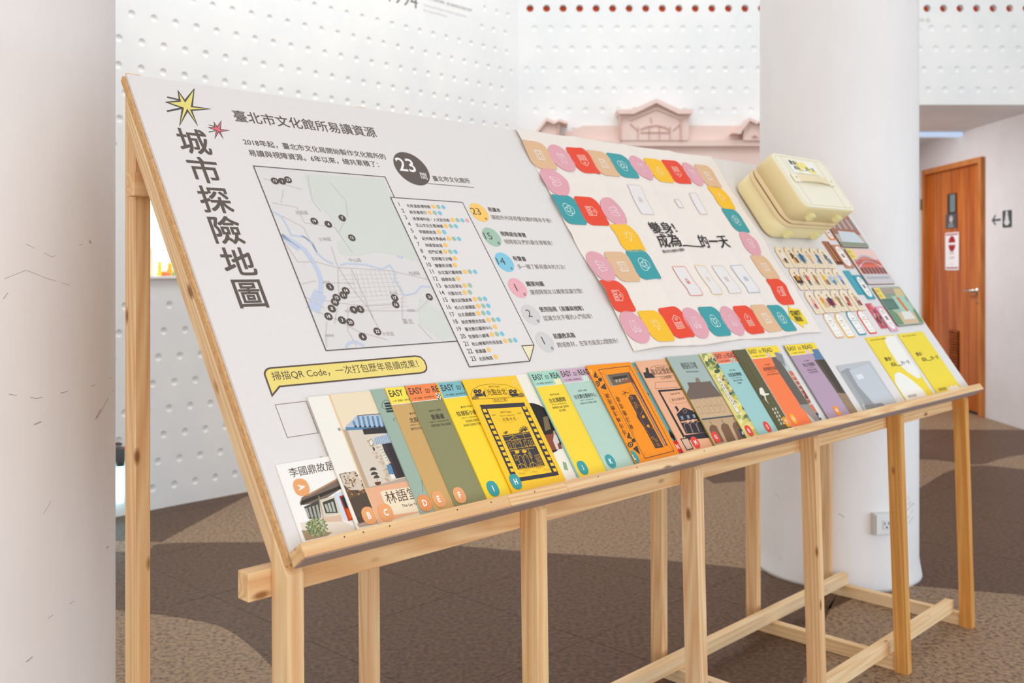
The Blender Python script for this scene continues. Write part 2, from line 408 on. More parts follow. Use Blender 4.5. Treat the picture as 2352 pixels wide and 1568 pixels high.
# printed lines inside the niche back panel
ik = Ink(MW)
for i in range(7):
    p = unp(MW, (341, 515+i*6.2), -d); ik.line([(p[0], p[1]), (p[0]+.08+.01*(i % 3), p[1])], .004, '#d9d6cf', -d+.002)
ik.line([unp(MW, (342, 575), -d), (unp(MW, (370, 575), -d)[0], unp(MW, (342, 575), -d)[1])], .03, '#f1ecd5', -d+.002)
ik.build('niche_caption', wall_left)

# back wall
hpb = 47/F*YB; pb = 38/F*YB; yrow0 = wb(1217, 65)[1]
zb_open = wb(2200, 240.5)[1]; XR = 3.733-CR.x+1.2
rowsB = []; openx = wb(1990, 400)[0]
k = 0
ph0 = wb(1227.3, 65)[0]
for k in range(0, 20):
    y = yrow0-k*hpb; ph = ph0+(10.4/F*YB)*k
    if y-hpb/2 < .15: break
    rowsB.append((y, ph, 0, XR if y-hpb/2 > zb_open-.06 else openx))
ylow = rowsB[-1][0]-hpb/2
yred = yrow0+46/F*YB
rectsB = [(0, 0, openx, ylow), (0, yrow0+hpb/2, XR, yred-.034), (0, yred+.034, XR, 4.2)]
# row of through holes (octagons) above
ph = wb(1217.4, 19)[0]; redc = []
kk = 0
while ph+kk*pb < XR-.1: redc.append(ph+kk*pb); kk += 1
# strip pieces round each octagonal hole
V2 = []; F2 = []
run = 0
for cx in redc:
    x0, x1 = cx-.034, cx+.034
    i = len(V2); V2 += [(run, yred-.034, 0), (x0, yred-.034, 0), (x0, yred+.034, 0), (run, yred+.034, 0)]; F2.append((i, i+1, i+2, i+3)); run = x1
    sq = [(1, -.4), (1, .4), (.4, 1), (-.4, 1), (-1, .4), (-1, -.4), (-.4, -1), (.4, -1)]
    i = len(V2)
    outer = [(x1, yred-.034), (x1, yred+.034), (x1, yred+.034), (x0, yred+.034), (x0, yred+.034), (x0, yred-.034), (x0, yred-.034), (x1, yred-.034)]
    inner = [(cx+.0265*math.cos(math.radians(a)), yred+.0265*math.sin(math.radians(a))) for a in (-22.5, 22.5, 67.5, 112.5, 157.5, 202.5, 247.5, 292.5)]
    V2 += [(p[0], p[1], 0) for p in outer]+[(p[0], p[1], 0) for p in inner]+[(p[0], p[1], -.09) for p in inner]
    for q in range(8):
        r_ = (q+1) % 8
        if outer[q] == outer[r_]: F2.append((i+q, i+8+r_, i+8+q))
        else: F2.append((i+q, i+r_, i+8+r_, i+8+q))
        F2.append((i+8+q, i+8+r_, i+16+r_, i+16+q))
i = len(V2); V2 += [(run, yred-.034, 0), (XR, yred-.034, 0), (XR, yred+.034, 0), (run, yred+.034, 0)]; F2.append((i, i+1, i+2, i+3))
wall_back = dimple_wall('wall_back', MBK, [], rowsB, pb, hpb, .0225, .009)
V3 = []; F3 = []
for q in rectsB:
    i = len(V3); V3 += [(q[0], q[1], 0), (q[2], q[1], 0), (q[2], q[3], 0), (q[0], q[3], 0)]; F3.append((i, i+1, i+2, i+3))
# lower edge of the right hand stretch over the opening
zl = min(r[0] for r in rowsB if r[3] == XR)-hpb/2
i = len(V3); V3 += [(openx, zb_open, 0), (XR, zb_open, 0), (XR, zl, 0), (openx, zl, 0)]; F3.append((i, i+1, i+2, i+3))
i = len(V3); V3 += [(openx, 0, -.3), (openx, 0, 0), (openx, zb_open, 0), (openx, zb_open, -.3)]; F3.append((i+3, i+2, i+1, i))
mesh('wall_panel', V3, F3, plaster, MBK, wall_back)
mesh('hole_strip', V2, F2, plaster, MBK, wall_back)
orange = mat('#d9532c', rough=.6)
for cx in redc:
    P = [(cx+.0268*math.cos(math.radians(a)), yred+.0268*math.sin(math.radians(a))) for a in (-22.5, 22.5, 67.5, 112.5, 157.5, 202.5, 247.5, 292.5)]
    prism('hole_plug', P, -.05, -.045, orange, MBK, wall_back)

# corridor on the right: wall with the door, end wall, low ceiling
XD = 3.733
MD = frame((XD, 7.7716, 0), (0, -1, 0), Z)          # x runs towards the camera, z faces -X
def dw(x, y): return unp(MD, (x, y))
CZ = zb_open
dl = dw(2125, 700)[0]; dr = 0.0; dtop = (dw(2256, 362)[1]+dw(2130, 389)[1])/2
V = []; Fc = []
for (x0, y0, x1, y1) in ((dr, 0, 6.2, CZ), (dl, dtop, dr, CZ), (dl-1.2, 0, dl, CZ)):
    i = len(V); V += [(x0, y0, 0), (x1, y0, 0), (x1, y1, 0), (x0, y1, 0)]; Fc.append((i, i+1, i+2, i+3))
wr = mesh('wall_right', V, Fc, noisy('corridor_paint', '#dcd4d2', '#e3dcda', 2.5, 5, .7, spec=.2), MD, None, 'structure')
we = mesh('wall_corridor', [(-.2, 9.75, 0), (XD, 9.75, 0), (XD, 9.75, CZ), (-.2, 9.75, CZ)], [(0, 1, 2, 3)], plaster, None, None, 'structure')
cx0 = CR.x+openx
ce = mesh('ceiling', [(cx0, YB, CZ), (XD+.02, YB, CZ), (XD+.02, 9.8, CZ), (cx0, 9.8, CZ)], [(0, 3, 2, 1)], noisy('ceiling_paint', '#e2dddc', '#eae6e5', 2, 4, .7), None, None, 'structure')
cl = boxo('corridor_reflection', ((cx0+XD)/2+.3, 8.2, CZ-.02), (1.3, .1, .03), emit('reflection_glow', '#c4dcf8', .5), None, None)  # glowing box imitates a bluish reflection on the ceiling
tag(cl, 'long slim bluish reflection on the low corridor ceiling, made as a glowing strip', 'ceiling reflection')

# ------------------------------------------------------------------ floor
ground = mesh('floor', [(-9, -4, -.0004), (12, -4, -.0004), (12, 12, -.0004), (-9, 12, -.0004)], [(0, 1, 2, 3)], mat('#9c8873'), None, None, 'structure')
def sub(P): return [Vector(fl(*p)) for p in P]
def smooth(P, n=6):
    Q = []
    for i in range(len(P)-1):
        p0 = P[max(0, i-1)]; p1 = P[i]; p2 = P[i+1]; p3 = P[min(len(P)-1, i+2)]
        for k in range(n):
            t = k/n; Q.append(.5*((2*p1)+(p2-p0)*t+(2*p0-5*p1+4*p2-p3)*t*t+(3*p1-p0-3*p2+p3)*t**3))
    return Q+[P[-1]]
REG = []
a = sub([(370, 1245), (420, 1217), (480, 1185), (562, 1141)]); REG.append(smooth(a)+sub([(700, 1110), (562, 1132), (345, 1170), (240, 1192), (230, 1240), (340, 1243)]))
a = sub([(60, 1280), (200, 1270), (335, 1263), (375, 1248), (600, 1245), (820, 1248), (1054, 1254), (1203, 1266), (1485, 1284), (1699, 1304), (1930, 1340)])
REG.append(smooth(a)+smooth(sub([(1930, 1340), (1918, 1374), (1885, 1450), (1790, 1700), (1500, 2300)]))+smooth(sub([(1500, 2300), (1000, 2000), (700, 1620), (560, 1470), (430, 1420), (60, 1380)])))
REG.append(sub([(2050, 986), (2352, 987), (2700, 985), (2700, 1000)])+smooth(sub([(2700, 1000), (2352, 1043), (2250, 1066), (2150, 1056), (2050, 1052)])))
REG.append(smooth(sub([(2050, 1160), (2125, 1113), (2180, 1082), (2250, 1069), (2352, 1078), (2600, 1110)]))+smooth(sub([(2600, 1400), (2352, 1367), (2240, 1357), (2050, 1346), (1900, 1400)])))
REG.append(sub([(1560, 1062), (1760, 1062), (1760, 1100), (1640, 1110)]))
def clip(P, a, b):
    out = []; n = Vector((-(b-a).y, (b-a).x))
    for i in range(len(P)):
        p = P[i]; q = P[(i+1) % len(P)]; dp = (p-a).dot(n); dq = (q-a).dot(n)
        if dp >= 0: out.append(p)
        if dp*dq < 0: out.append(p.lerp(q, dp/(dp-dq)))
    return out
TS = .62; J = .0012
O2 = Vector(fl(1333, 1272)); O3 = Vector(fl(1036, 1362)); u2 = U.to_2d(); w2 = W.to_2d()
org = u2*O3.dot(u2)+w2*O2.dot(w2)
tileme = {}
V = []; Fc = []
prismdata(V, Fc, [(J, J), (TS-J, J), (TS-J, TS-J), (J, TS-J)], -.02, 0)
tme = bpy.data.meshes.new('floor_tile'); tme.from_pydata(V, [], Fc); tme.materials.append(granite_l)
RT = frame((0, 0, 0), U, W)
ntile = 0
for i in range(-9, 14):
    for j in range(-9, 16):
        c = org+u2*(i*TS)+w2*(j*TS); m = c+u2*TS/2+w2*TS/2
        if m.y < .9 or m.y > 9.9 or abs(m.x/m.y) > .62+.25/m.y: continue
        if (Vector((m.x, m.y, 0))-A0).dot(UW.cross(Z)) < -.9: continue     # behind the left wall
        if m.x > XD+.5 or (m.y > YB+.5 and m.x < cx0-.4): continue
        o = bpy.data.objects.new('floor_tile', tme); COL.objects.link(o); o.parent = ground
        M = RT.copy(); M.translation = (c.x, c.y, 0); o.matrix_world = M; ntile += 1
        cs = [c+u2*J+w2*J, c+u2*(TS-J)+w2*J, c+u2*(TS-J)+w2*(TS-J), c+u2*J+w2*(TS-J)]
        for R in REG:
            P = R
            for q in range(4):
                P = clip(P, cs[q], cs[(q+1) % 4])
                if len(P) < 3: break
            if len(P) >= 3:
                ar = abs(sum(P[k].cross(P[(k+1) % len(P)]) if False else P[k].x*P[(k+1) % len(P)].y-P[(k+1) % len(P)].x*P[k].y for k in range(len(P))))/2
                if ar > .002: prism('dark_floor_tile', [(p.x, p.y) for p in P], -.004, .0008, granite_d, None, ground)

# ------------------------------------------------------------------ columns
def column(c, r, h=4.2, lip=True):
    V = []; Fc = []; n = 96
    prof = [(r+.012, 0), (r+.010, .012), (r+.004, .045), (r, .075)]+[(r, .075+(h-.075)*i/8) for i in range(1, 9)]
    lathe(V, Fc, prof, (c[0], c[1], 0), n)
    o = mesh('column', V, Fc, plaster_col, None, None, 'structure', smooth=True); return o
CC = Vector((1.286, 3.888)); CRr = .298
colr = column(CC, CRr); coll = column((-1.130, 2.003), .30)
def on_col(px, c, r, extra=0):
    """world point where the pixel ray meets the column"""
    d = Vector(((px[0]-CX)/F, 1)); a = d.dot(d); b = -2*d.dot(Vector(c)); cc = Vector(c).dot(Vector(c))-(r+extra)**2
    t = (-b-math.sqrt(b*b-4*a*cc))/(2*a); return Vector((d.x*t, t, CH-(px[1]-CY)/F*t))
def scratch(c, r, pts, w, colr_, par):
    V = []; Fc = []
    for p in pts:
        q = on_col(p, c, r, .0008); V.append(q+Z*w/2); V.append(q-Z*w/2)
    for i in range(len(pts)-1): Fc.append((2*i, 2*i+1, 2*i+3, 2*i+2))
    return V, Fc
def scratches(c, r, lst, par, h='#a89c98'):
    V = []; Fc = []
    for pts, w in lst:
        v, f = scratch(c, r, pts, w, h, par); b = len(V); V += v; Fc += [tuple(b+i for i in g) for g in f]
    mesh('scuff_mark', V, Fc, mat(h), None, par)
scratches((-1.130, 2.003), .30, [([(20, 905), (85, 915), (150, 900), (215, 885), (255, 868)], .0012), ([(225, 960), (245, 920), (262, 893)], .0012),
    ([(60, 560), (120, 590), (190, 560)], .0008), ([(8, 686), (18, 672)], .002), ([(78, 975), (95, 968)], .002), ([(220, 962), (232, 940)], .003), ([(205, 552), (210, 558)], .003),
    ([(10, 640), (60, 620), (110, 640), (160, 655)], .0008), ([(100, 1180), (118, 1150)], .001), ([(110, 1420), (170, 1380)], .001), ([(60, 1520), (75, 1508)], .002), ([(245, 1258), (250, 1254)], .002)], coll, '#b5a6a0')
scratches(CC, CRr, [([(2085, 1140), (2100, 1160)], .002), ([(2083, 1172), (2093, 1160), (2098, 1155)], .002), ([(2084, 1190), (2098, 1170)], .002), ([(2086, 1203), (2098, 1186)], .002),
    ([(2085, 1160), (2092, 1150)], .002), ([(1925, 1180), (1932, 1182), (1940, 1188)], .002), ([(1790, 1280), (1796, 1290)], .002), ([(1837, 1300), (1840, 1310)], .003), ([(1992, 1328), (1996, 1345)], .002), ([(1780, 1130), (1792, 1145)], .001)], colr, '#9aa0a8')

# outlet on the right hand column
oc = on_col((2023, 1200), CC, CRr); nrm = Vector((oc.x-CC.x, oc.y-CC.y, 0)).normalized()
MO = frame(oc, Z.cross(nrm), Z)
ot = thing('wall_outlet', MO, 'white power socket low on the white column behind the display stand', 'socket')
boxo('socket_box', (0, 0, .006), (.078, .079, .03), mat('#dcdad8', rough=.4), MO, ot, .004)
boxo('face_plate', (0, 0, .025), (.07, .072, .008), mat('#e9e8e6', rough=.35), MO, ot, .003)
boxo('receptacle', (.004, 0, .030), (.03, .034, .004), mat('#dfe0e0', rough=.35), MO, ot, .002)
for q in ((-.004, .005), (.012, .005)): boxo('slot', (q[0], q[1], .0325), (.0022, .009, .001), mat('#26262a'), MO, ot)
V = []; Fc = []; lathe(V, Fc, [(.003, .032), (.003, .0335)], (.004, -.009, 0), 10); mesh('ground_hole', V, Fc, mat('#26262a'), MO, ot)
# ------------------------------------------------------------------ display stand
ST = thing('display_stand', frame(P0f, U, W), 'long slanted pine display stand with white printed board holding booklets', 'display stand')
def sp(s, w, z): return P0f+U*s+W*w+Z*z
topc = (P0-NB*.0190, NB)                      # plane of the underside of the boards
STOP = [.007, .510, 1.001, 1.520, 2.028, 2.535]; SBOT = [.012, .525, 1.035, 1.572, 2.094, 2.604]
for i in range(6):
    a = sp(SBOT[i], .02, 0); b = sp(STOP[i], .02, .86)
    lumber('front_post', a, b, .028, .040, U, pine_o if i >= 4 else pine, ST, cut=topc)
    a = sp(SBOT[i]+.012, .52, 0); b = sp(SBOT[i]+(.0 if i else .012), .52, 1.56)
    lumber('rear_post', a, b, .028, .040, U, pine, ST, cut=topc)
    lumber('floor_sleeper', sp(SBOT[i]+.006, .0405, .02), sp(SBOT[i]+.014, .4995, .02), .028, .040, U, pine_p, ST)
    a = sp(STOP[i]-.0, .03, .775)-NB*.0; 
    j0 = P0+U*STOP[i]-NB*.0330-VV*.02; j1 = P0+U*STOP[i]-NB*.0330+VV*.93
    lumber('joist', j0, j1, .026, .028, U, pine, ST, cut=[(sp(0, .0405, 0), -W), (sp(0, .4995, 0), W)])
lumber('front_rail', sp(-.042, .0545, .738), sp(2.54, .0545, .738), .028, .040, W, pine, ST)
lumber('upper_rail', sp(-.006, .485, 1.3235), sp(2.56, .485, 1.3235), .028, .041, W, pine, ST)
lumber('floor_rail', sp(-.03, .075, .060), sp(2.598, .075, .060), .028, .040, W, pine_p, ST)
lumber('floor_rail', sp(-.03, .455, .060), sp(2.628, .455, .060), .028, .040, W, pine_p, ST)
# boards: chipboard, then white foam print panel
cb = boxo('chipboard', (BL_/2-.002, BW_/2-.007, -.0127), (BL_+.004, BW_+.014, .0122), mdf, MB, ST, .0006)
ed = boxo('edge_strip', (-.0047, BW_/2-.011, -.0085), (.0010, BW_+.02, .003), mat('#d9a35c', grain=.2, gs=60), MB, ST)
brd = boxo('print_panel', (BL_/2, BW_/2, -.0032), (BL_, BW_, .0064), paper, MB, ST, .0008)
# ledge: four lengths of batten at the foot of the board
cuts = [-.008, .62, 1.10, 1.335, 1.62, BL_+.028]
cuts = [-.004]+[bd(1166, 1150, .03)[0], bd(1296, 1115, .03)[0], bd(1555, 1055, .03)[0]]+[BL_+.004]
for a, b in zip(cuts, cuts[1:]):
    p = P0+U*(a+.0002)+NB*.0165-VV*.0115; q = P0+U*(b-.0002)+NB*.0165-VV*.0115
    lumber('ledge', p, q, .036, .021, NB, pine, ST, bev=.001)
boxo('ledge_shade_strip', (BL_/2, -.0232, .0165), (BL_+.006, .0012, .0352), mat('#a8938a', rough=.8), MB, ST)['label'] = 'dull purple brown strip with the shade under the ledge painted in'  # added strip: shade below the ledge is put into its colour
# screw pins in the ledge
for x, y in ((787, 1221), (828, 1204), (888, 1189), (1045, 1157), (1128, 1153), (1228, 1129), (1374, 1094), (1463, 1073), (1617, 1034), (1735, 1000), (1822, 975), (1996, 948)):
    a = bd(x, y, .0346); V = []; Fc = []; lathe(V, Fc, [(.0014, .0345), (.0010, .0350)], (a[0], min(-.007, max(-.018, a[1])), 0), 8)
    mesh('nail', V, Fc, mat('#5a3d2a'), MB, ST)

# ------------------------------------------------------------------ printing on the board
DK = '#62564e'; GR = '#8b8078'
def Zr(n): return .0003+n*.00015
ik = Ink(MB)
c0 = Vector(bd(444.2, 325.4)); c1 = Vector(bd(573.6, 675.2))
wq = (Vector(bd(529.7, 642.8))-Vector(bd(594, 642.8))).length
for i, ch in enumerate('城市探險地圖'):
    c = c0.lerp(c1, i/5); V_, F_, (x0, y0, x1, y1) = glyphs(ch, 0); s = wq/ .83
    ik.text(ch, (c.x-(x1-x0)*s/2, c.y-(y1-y0)*s/2), width=(x1-x0)*s, c=DK, z=Zr(0), off=.016)
ik.build('title_lettering', brd, 'large dark vertical title of six characters')
ik = Ink(MB)
def cv(ox, oy, s, P): return [bd(ox+x*s, oy+y*s) for x, y in P]
for P, ray_, c, w in (([(885, 260), (965, 378), (1075, 235), (1048, 445), (1262, 472), (1040, 488), (1112, 662), (995, 488), (902, 668), (940, 462), (748, 392), (905, 378)], [[(752, 330), (890, 362)], [(750, 500), (930, 462)]], '#ead97c', .0036),
                   ([(1313, 628), (1352, 690), (1400, 615), (1390, 718), (1495, 730), (1388, 745), (1425, 828), (1368, 745), (1325, 830), (1342, 732), (1248, 695), (1325, 690)], [[(1252, 665), (1318, 680)], [(1252, 750), (1325, 735)]], '#e0707c', .0017)):
    Q = cv(240, 160, .1913, P); ik.poly(Q, c, Zr(0)); ik.line(Q, w, '#55504a', Zr(1), closed=True)
    for r in ray_: ik.line(cv(240, 160, .1913, r), w, '#55504a', Zr(1))
ik.build('star_print', brd, 'yellow and red hand drawn stars')
ik = Ink(MB)
def T(t, A, B, c=DK, off=.004, **k): ik.text(t, bd(*A), bd(*B), c, Zr(1), off=off, **k)
T('臺北市文化館所易讀資源', (541.4, 278.7), (867.6, 316.5), off=.006)
ik.build('heading_lettering', brd); ik = Ink(MB)
T('2018年起，臺北市文化局開始製作文化館所的', (561.5, 332.8), (888, 367))
T('易讀與視障資源。6年以來，總共累積了：', (574, 358.6), (872, 385))
ik.build('intro_lettering', brd)
def rpx(cx, cy, hw, f=bd):
    c = Vector(f(cx, cy)); M2 = []
    # ellipse half width in x for unit radius
    e = 1e-3
    def pr(s, t):
        X = MB @ Vector((s, t, 0)); return CX+F*X.x/X.y
    jx = (pr(c.x+e, c.y)-pr(c.x-e, c.y))/(2*e); jy = (pr(c.x, c.y+e)-pr(c.x, c.y-e))/(2*e)
    return hw/math.hypot(jx, jy)
# big count
ik = Ink(MB)
c = bd(945.6, 387.3); ik.poly(disc(c[0], c[1], rpx(945.6, 387.3, 41.8), 48), '#645952', Zr(0))
ik.text('23', bd(919, 392.7), bd(958.6, 396.5), '#f3eeea', Zr(1), off=.012); ik.text('間', bd(968.8, 410.6), bd(982.9, 413), '#f3eeea', Zr(1))
ik.line([bd(982.9, 421.5), bd(1088.7, 430.5)], .0016, DK, Zr(0)); T('臺北市文化館所', (996.9, 415.7), (1081.8, 421.5))
ik.build('count_badge', brd, 'dark round badge reading 23')
# map
ik = Ink(MB)
tl = bd(580.2, 380.8); br = bd(1048.9, 783.1); bl = bd(749.9, 805.3); tr = bd(884.2, 407)
x0, x1 = (tl[0]+bl[0])/2, tr[0]; y0, y1 = bl[1], (tl[1]+tr[1])/2
xb = bd(1048.9, 783.1)[0]; x1 = max(x1, xb)
ik.poly([(x0, y0), (x1, y0), (x1, y1), (x0, y1)], '#ded9d6', Zr(0))
def cp(P): return [(min(max(p[0], x0+.002), x1-.002), min(max(p[1], y0+.002), y1-.002)) for p in P]
c3 = lambda P: cp(cv(480, 540, .2551, P)); c1_ = lambda P: cp(cv(360, 180, .2551, P))
ik.poly(c1_([(1330, 860), (2040, 905), (2200, 1250), (2330, 1560), (1900, 1568), (1700, 1500), (1560, 1250), (1380, 1050)]), '#d5d7ce', Zr(1))
ik.poly(c3([(1150, 60), (1400, 10), (1800, 60), (1980, 250), (1700, 180), (1500, 150), (1300, 190), (1180, 170)]), '#d5d7ce', Zr(1))
ik.poly(c3([(1900, 560), (2100, 700), (2200, 900), (2100, 950), (1900, 800), (1880, 650)]), '#d6d7cf', Zr(1))
RV = '#c2cbde'
for P, w in (([(640, 0), (760, 60), (860, 130), (930, 230)], .010), ([(930, 230), (985, 330), (1010, 420), (1005, 520)], .009), ([(1005, 520), (975, 580), (935, 680)], .024),
             ([(830, 0), (920, 60), (980, 170), (1040, 220), (1120, 260)], .0045), ([(1180, 270), (1240, 255), (1400, 265), (1560, 305), (1630, 270), (1670, 330), (1670, 410), (1720, 470), (1760, 545), (1860, 520), (1910, 460), (1990, 465)], .0035),
             ([(1230, 1010), (1260, 970), (1320, 955), (1400, 1000)], .005), ([(1690, 185), (1730, 205), (1745, 190)], .004)):
    ik.line(c3(P), w, RV, Zr(2))
for P, w in (([(1040, 1200), (1120, 1240), (1180, 1340), (1210, 1410), (1330, 1430), (1400, 1490), (1440, 1568)], .004), ([(1120, 1410), (1200, 1480), (1280, 1540)], .009)): ik.line(c1_(P), w, RV, Zr(2))
RD = '#d2c8c4'
for P in ([(650, 60), (800, 240), (960, 240), (1150, 290), (1640, 320), (1980, 400)], [(1020, 430), (1300, 430)], [(930, 570), (1110, 600), (1400, 640), (1700, 620)], [(1100, 100), (1150, 260), (1250, 430), (1420, 640), (1540, 860)],
          [(1160, 300), (1170, 560), (1130, 800)], [(1280, 300), (1400, 560), (1480, 760)], [(960, 680), (1150, 760), (1350, 870), (1600, 940)], [(1400, 680), (1880, 680), (2000, 560)], [(1740, 560), (1740, 760)],
          [(840, 560), (980, 620), (1040, 660)], [(800, 440), (960, 410)], [(1880, 800), (2010, 940)], [(1060, 780), (1050, 900), (1060, 1010)], [(1250, 640), (1250, 860), (1330, 1000)]): ik.line(c3(P), .0018, RD, Zr(3))
for P in ([(1040, 1120), (1260, 1160), (1330, 1300), (1600, 1340), (1760, 1568)], [(1140, 1000), (1120, 1120)], [(1360, 880), (1400, 1100), (1480, 1200)], [(1560, 940), (1700, 1100), (1720, 1240), (1640, 1380)], [(1130, 1240), (1320, 1340), (1400, 1500)], [(960, 900), (1100, 940), (1300, 1000)]): ik.line(c1_(P), .0014, RD, Zr(3))
for i in range(10): ik.line(c3([(1280+i*42, 320), (1330+i*46, 560)]), .0006, '#d3ccc8', Zr(3))
for i in range(9): ik.line(c3([(1180+i*14, 360+i*40), (1700+i*12, 350+i*36)]), .0006, '#d3ccc8', Zr(3))
for t, x, y, w in (('北投區', 680, 493, 29), ('士林區', 733, 554, 29), ('中山區', 803, 602, 28), ('內湖區', 941, 632, 25), ('大安區', 879, 771, 27), ('臺北', 927, 744, 24), ('萬華區', 748, 774, 20), ('松山區', 896, 676, 18), ('信義區', 936, 716, 18), ('大同區', 741, 651, 18), ('中正區', 793, 718, 20)):
    ik.text(t, bd(x, y), bd(x+w, y+.001), '#b8aea8', Zr(4), off=.0)
bx = [bd(896.6, 453.9), bd(1061.4, 465.4), bd(1225.7, 793.1), bd(1216, 829.6), bd(1077.7, 842.8)]
ik.line([(x1-.0, y0), (x0, y0), (x0, y1), (tr[0], y1), bd(905.9, 454.2)], .0018, DK, Zr(4))
ik.build('map_print', brd, 'pale printed city map with dark outline')
ik = Ink(MB)
for t, x, y in (('13', 630.9, 416), ('1', 647.5, 416.7), ('23', 661, 413.4), ('19', 721.5, 508.3), ('4', 753.6, 515.4), ('7', 785.5, 501.2), ('12', 807.7, 546.6), ('2', 757.5, 659.1), ('14', 793.8, 668.1), ('11', 788.2, 678.5), ('15', 772.6, 684.1), ('10', 768.8, 694.3), ('8', 761.6, 709.1), ('18', 754, 727), ('3', 785.1, 735.7), ('20', 804, 740.5), ('9', 811.9, 711.7), ('5', 827.2, 710.7), ('17', 906, 684.4), ('16', 908.3, 699.7), ('21', 985.6, 682.1), ('22', 866.2, 761.4), ('6', 832.8, 773.4)):
    c = bd(x, y); r = .0078; ik = Ink(MB); zz = Zr(5)+(ord(t[-1]) % 9)*1e-5; ik.poly(disc(c[0], c[1], r, 20), '#5b5049', zz); ik.text(t, (c[0], c[1]-.0031), c='#f0ebe7', z=zz+.0001, h=.0062, anchor='c', off=.02); ik.build('map_pin', brd)
# list box
ik = Ink(MB)
ik.poly(bx, '#e5dfdb', Zr(5))
fold = bd(1197.6, 794.6)
ik.poly([bx[2], bx[3], fold], '#efe4bd', Zr(6))
ik.line(bx, .002, DK, Zr(7), closed=True); ik.line([bx[2], fold, bx[3]], .002, DK, Zr(7))
names = '北投溫泉博物館 新芳春茶行 孫運璿科技・人文紀念館 芝山文化生態綠園 李國鼎故居 紀州庵文學森林 林語堂故居 西門紅樓 官邸藝文沙龍 撫臺街洋樓 台北當代藝術館 錢穆故居 新北投車站 光點台北 臺北記憶倉庫 松山文創園區 台北偶戲館 剝皮寮歷史街區 臺北數位藝術中心 牯嶺街小劇場 松山療養所所長宿舍 紫藤廬 北投梅庭'.split()
dots = 'YGB YGB YGBP YGB YB YGB Y YGB Y Y YGB Y YG YG YGB YGB YGB YGB Y YGB YGB Y Y'.split()
DC = {'Y': '#fac56b', 'G': '#a3c0a8', 'B': '#7fc4dc', 'P': '#ecaaae'}
n1 = Vector(bd(934.9, 476.6)); n23 = Vector(bd(1101.4, 829.5)); cw = (Vector(bd(990, 479.9))-n1).length/7
k1 = Vector(bd(917.8, 475.2)); k23 = Vector(bd(1084, 831.4))
for i, (nm, dt) in enumerate(zip(names, dots)):
    p = n1.lerp(n23, i/22); q = k1.lerp(k23, i/22); h = cw*.92
    ik.text(str(i+1), (q.x, q.y+.0015), c='#5b5049', z=Zr(7), h=.0098, off=.004, xs=.95)
    ik.text(nm, (p.x, p.y), c='#5b5049', z=Zr(7), width=cw*len(nm)*.985, off=.008)
    for k, ch in enumerate(dt): ik.poly(disc(p.x+cw*len(nm)+.0085+k*.0138, p.y+.0058, .0054, 16), DC[ch], Zr(7))
ik.build('list_print', brd, 'outlined list of twenty three place names with coloured dots')
# legend
ik = Ink(MB)
for c, hx, num, A, B, unit, ti_, tA, tB, su, sA, sB in (
    ((1100.5, 487.9), '#fbc96c', '23', (1084.9, 491.4), (1107.9, 494.7), '本', '易讀本', (1122.7, 485.5), (1151.2, 488.1), '讓館所內容易懂有趣的隨身手冊！', (1130.8, 503.7), (1268.6, 511.8)),
    ((1129.5, 544.2), '#a5c3ac', '15', (1114, 548), (1135, 552), '個', '視障語音導覽', (1151.7, 541.7), (1209.9, 545.5), '視障朋友們的最佳導覽員！', (1160.9, 560.3), (1271.1, 563.3)),
    ((1158.9, 601.9), '#86c8de', '14', (1143.5, 607), (1164.5, 608.5), '本', '有聲書', (1180.6, 599.1), (1209.9, 600.1), '多一種了解易讀本的方法！', (1191.5, 617.7), (1300.5, 618.2)),
    ((1189, 661.3), '#eeb0b5', '1', (1185, 668), (1192, 668.5), '套', '觸摸地圖', (1211.2, 657.7), (1250.7, 657.4), '讓視障朋友以觸覺認識空間！', (1220.6, 676.9), (1340.5, 673.5)),
    ((1219.8, 722.5), '#d5d1ce', '2', (1213.5, 728), (1224, 727.5), '套', '使用指南（易讀與視障）', (1241.7, 716.6), (1341.7, 713.5), '認識文化平權的入門指南！', (1251.2, 737), (1362.1, 731)),
    ((1251.9, 785), '#d5d1ce', '1', (1248, 791), (1255, 790.5), '套', '易讀教具箱', (1273.4, 778.6), (1322.6, 775.2), '跨域教材，在家也能逛23間館所！', (1283, 799), (1422.1, 788))):
    q = bd(*c); r = rpx(c[0], c[1], 22.2); ik.poly(disc(q[0], q[1], r, 40), hx, Zr(0))
    n_ = Vector(bd(*A)).lerp(Vector(bd(*B)), .5); ik.text(num, n_, c='#5b5049', z=Zr(1), h=.0180, off=.0, xs=1.15, anchor='c')
    ik.text(unit, (q[0]+r*.30, q[1]-r*.80), c='#5b5049', z=Zr(1), h=.0075)
    ik.text(ti_, bd(*tA), bd(*tB), '#5b5049', Zr(1), off=.014); ik.text(su, bd(*sA), bd(*sB), '#857970', Zr(1), off=-.004)
ik.build('legend_print', brd, 'six coloured round counts with captions')
# speech bubble
ik = Ink(MB)
P = [(500, 1250), (508, 1222), (525, 1205), (548, 1197), (1000, 1160), (1500, 1118), (1860, 1088), (1905, 1098), (1938, 1130), (1958, 1180), (1957, 1210), (1940, 1230), (1905, 1240), (1300, 1298), (635, 1362), (568, 1443)]
Q = cv(480, 540, .2551, P); ik.poly(Q, '#efd97c', Zr(0)); ik.line(Q, .0028, '#5d4c42', Zr(1), closed=True)
T('掃描QR Code，一次打包歷年易讀成果！', (628, 875.5), (963.4, 844.6), c='#5d4c42', off=.0)
Q = [bd(631.9, 929.4), bd(702.8, 921.2), bd(730.6, 993.9), bd(660, 1004.6)]; ik.line(Q, .0009, '#7a6458', Zr(0), closed=True)
ik.build('speech_bubble', brd, 'yellow printed speech bubble above an empty square frame')

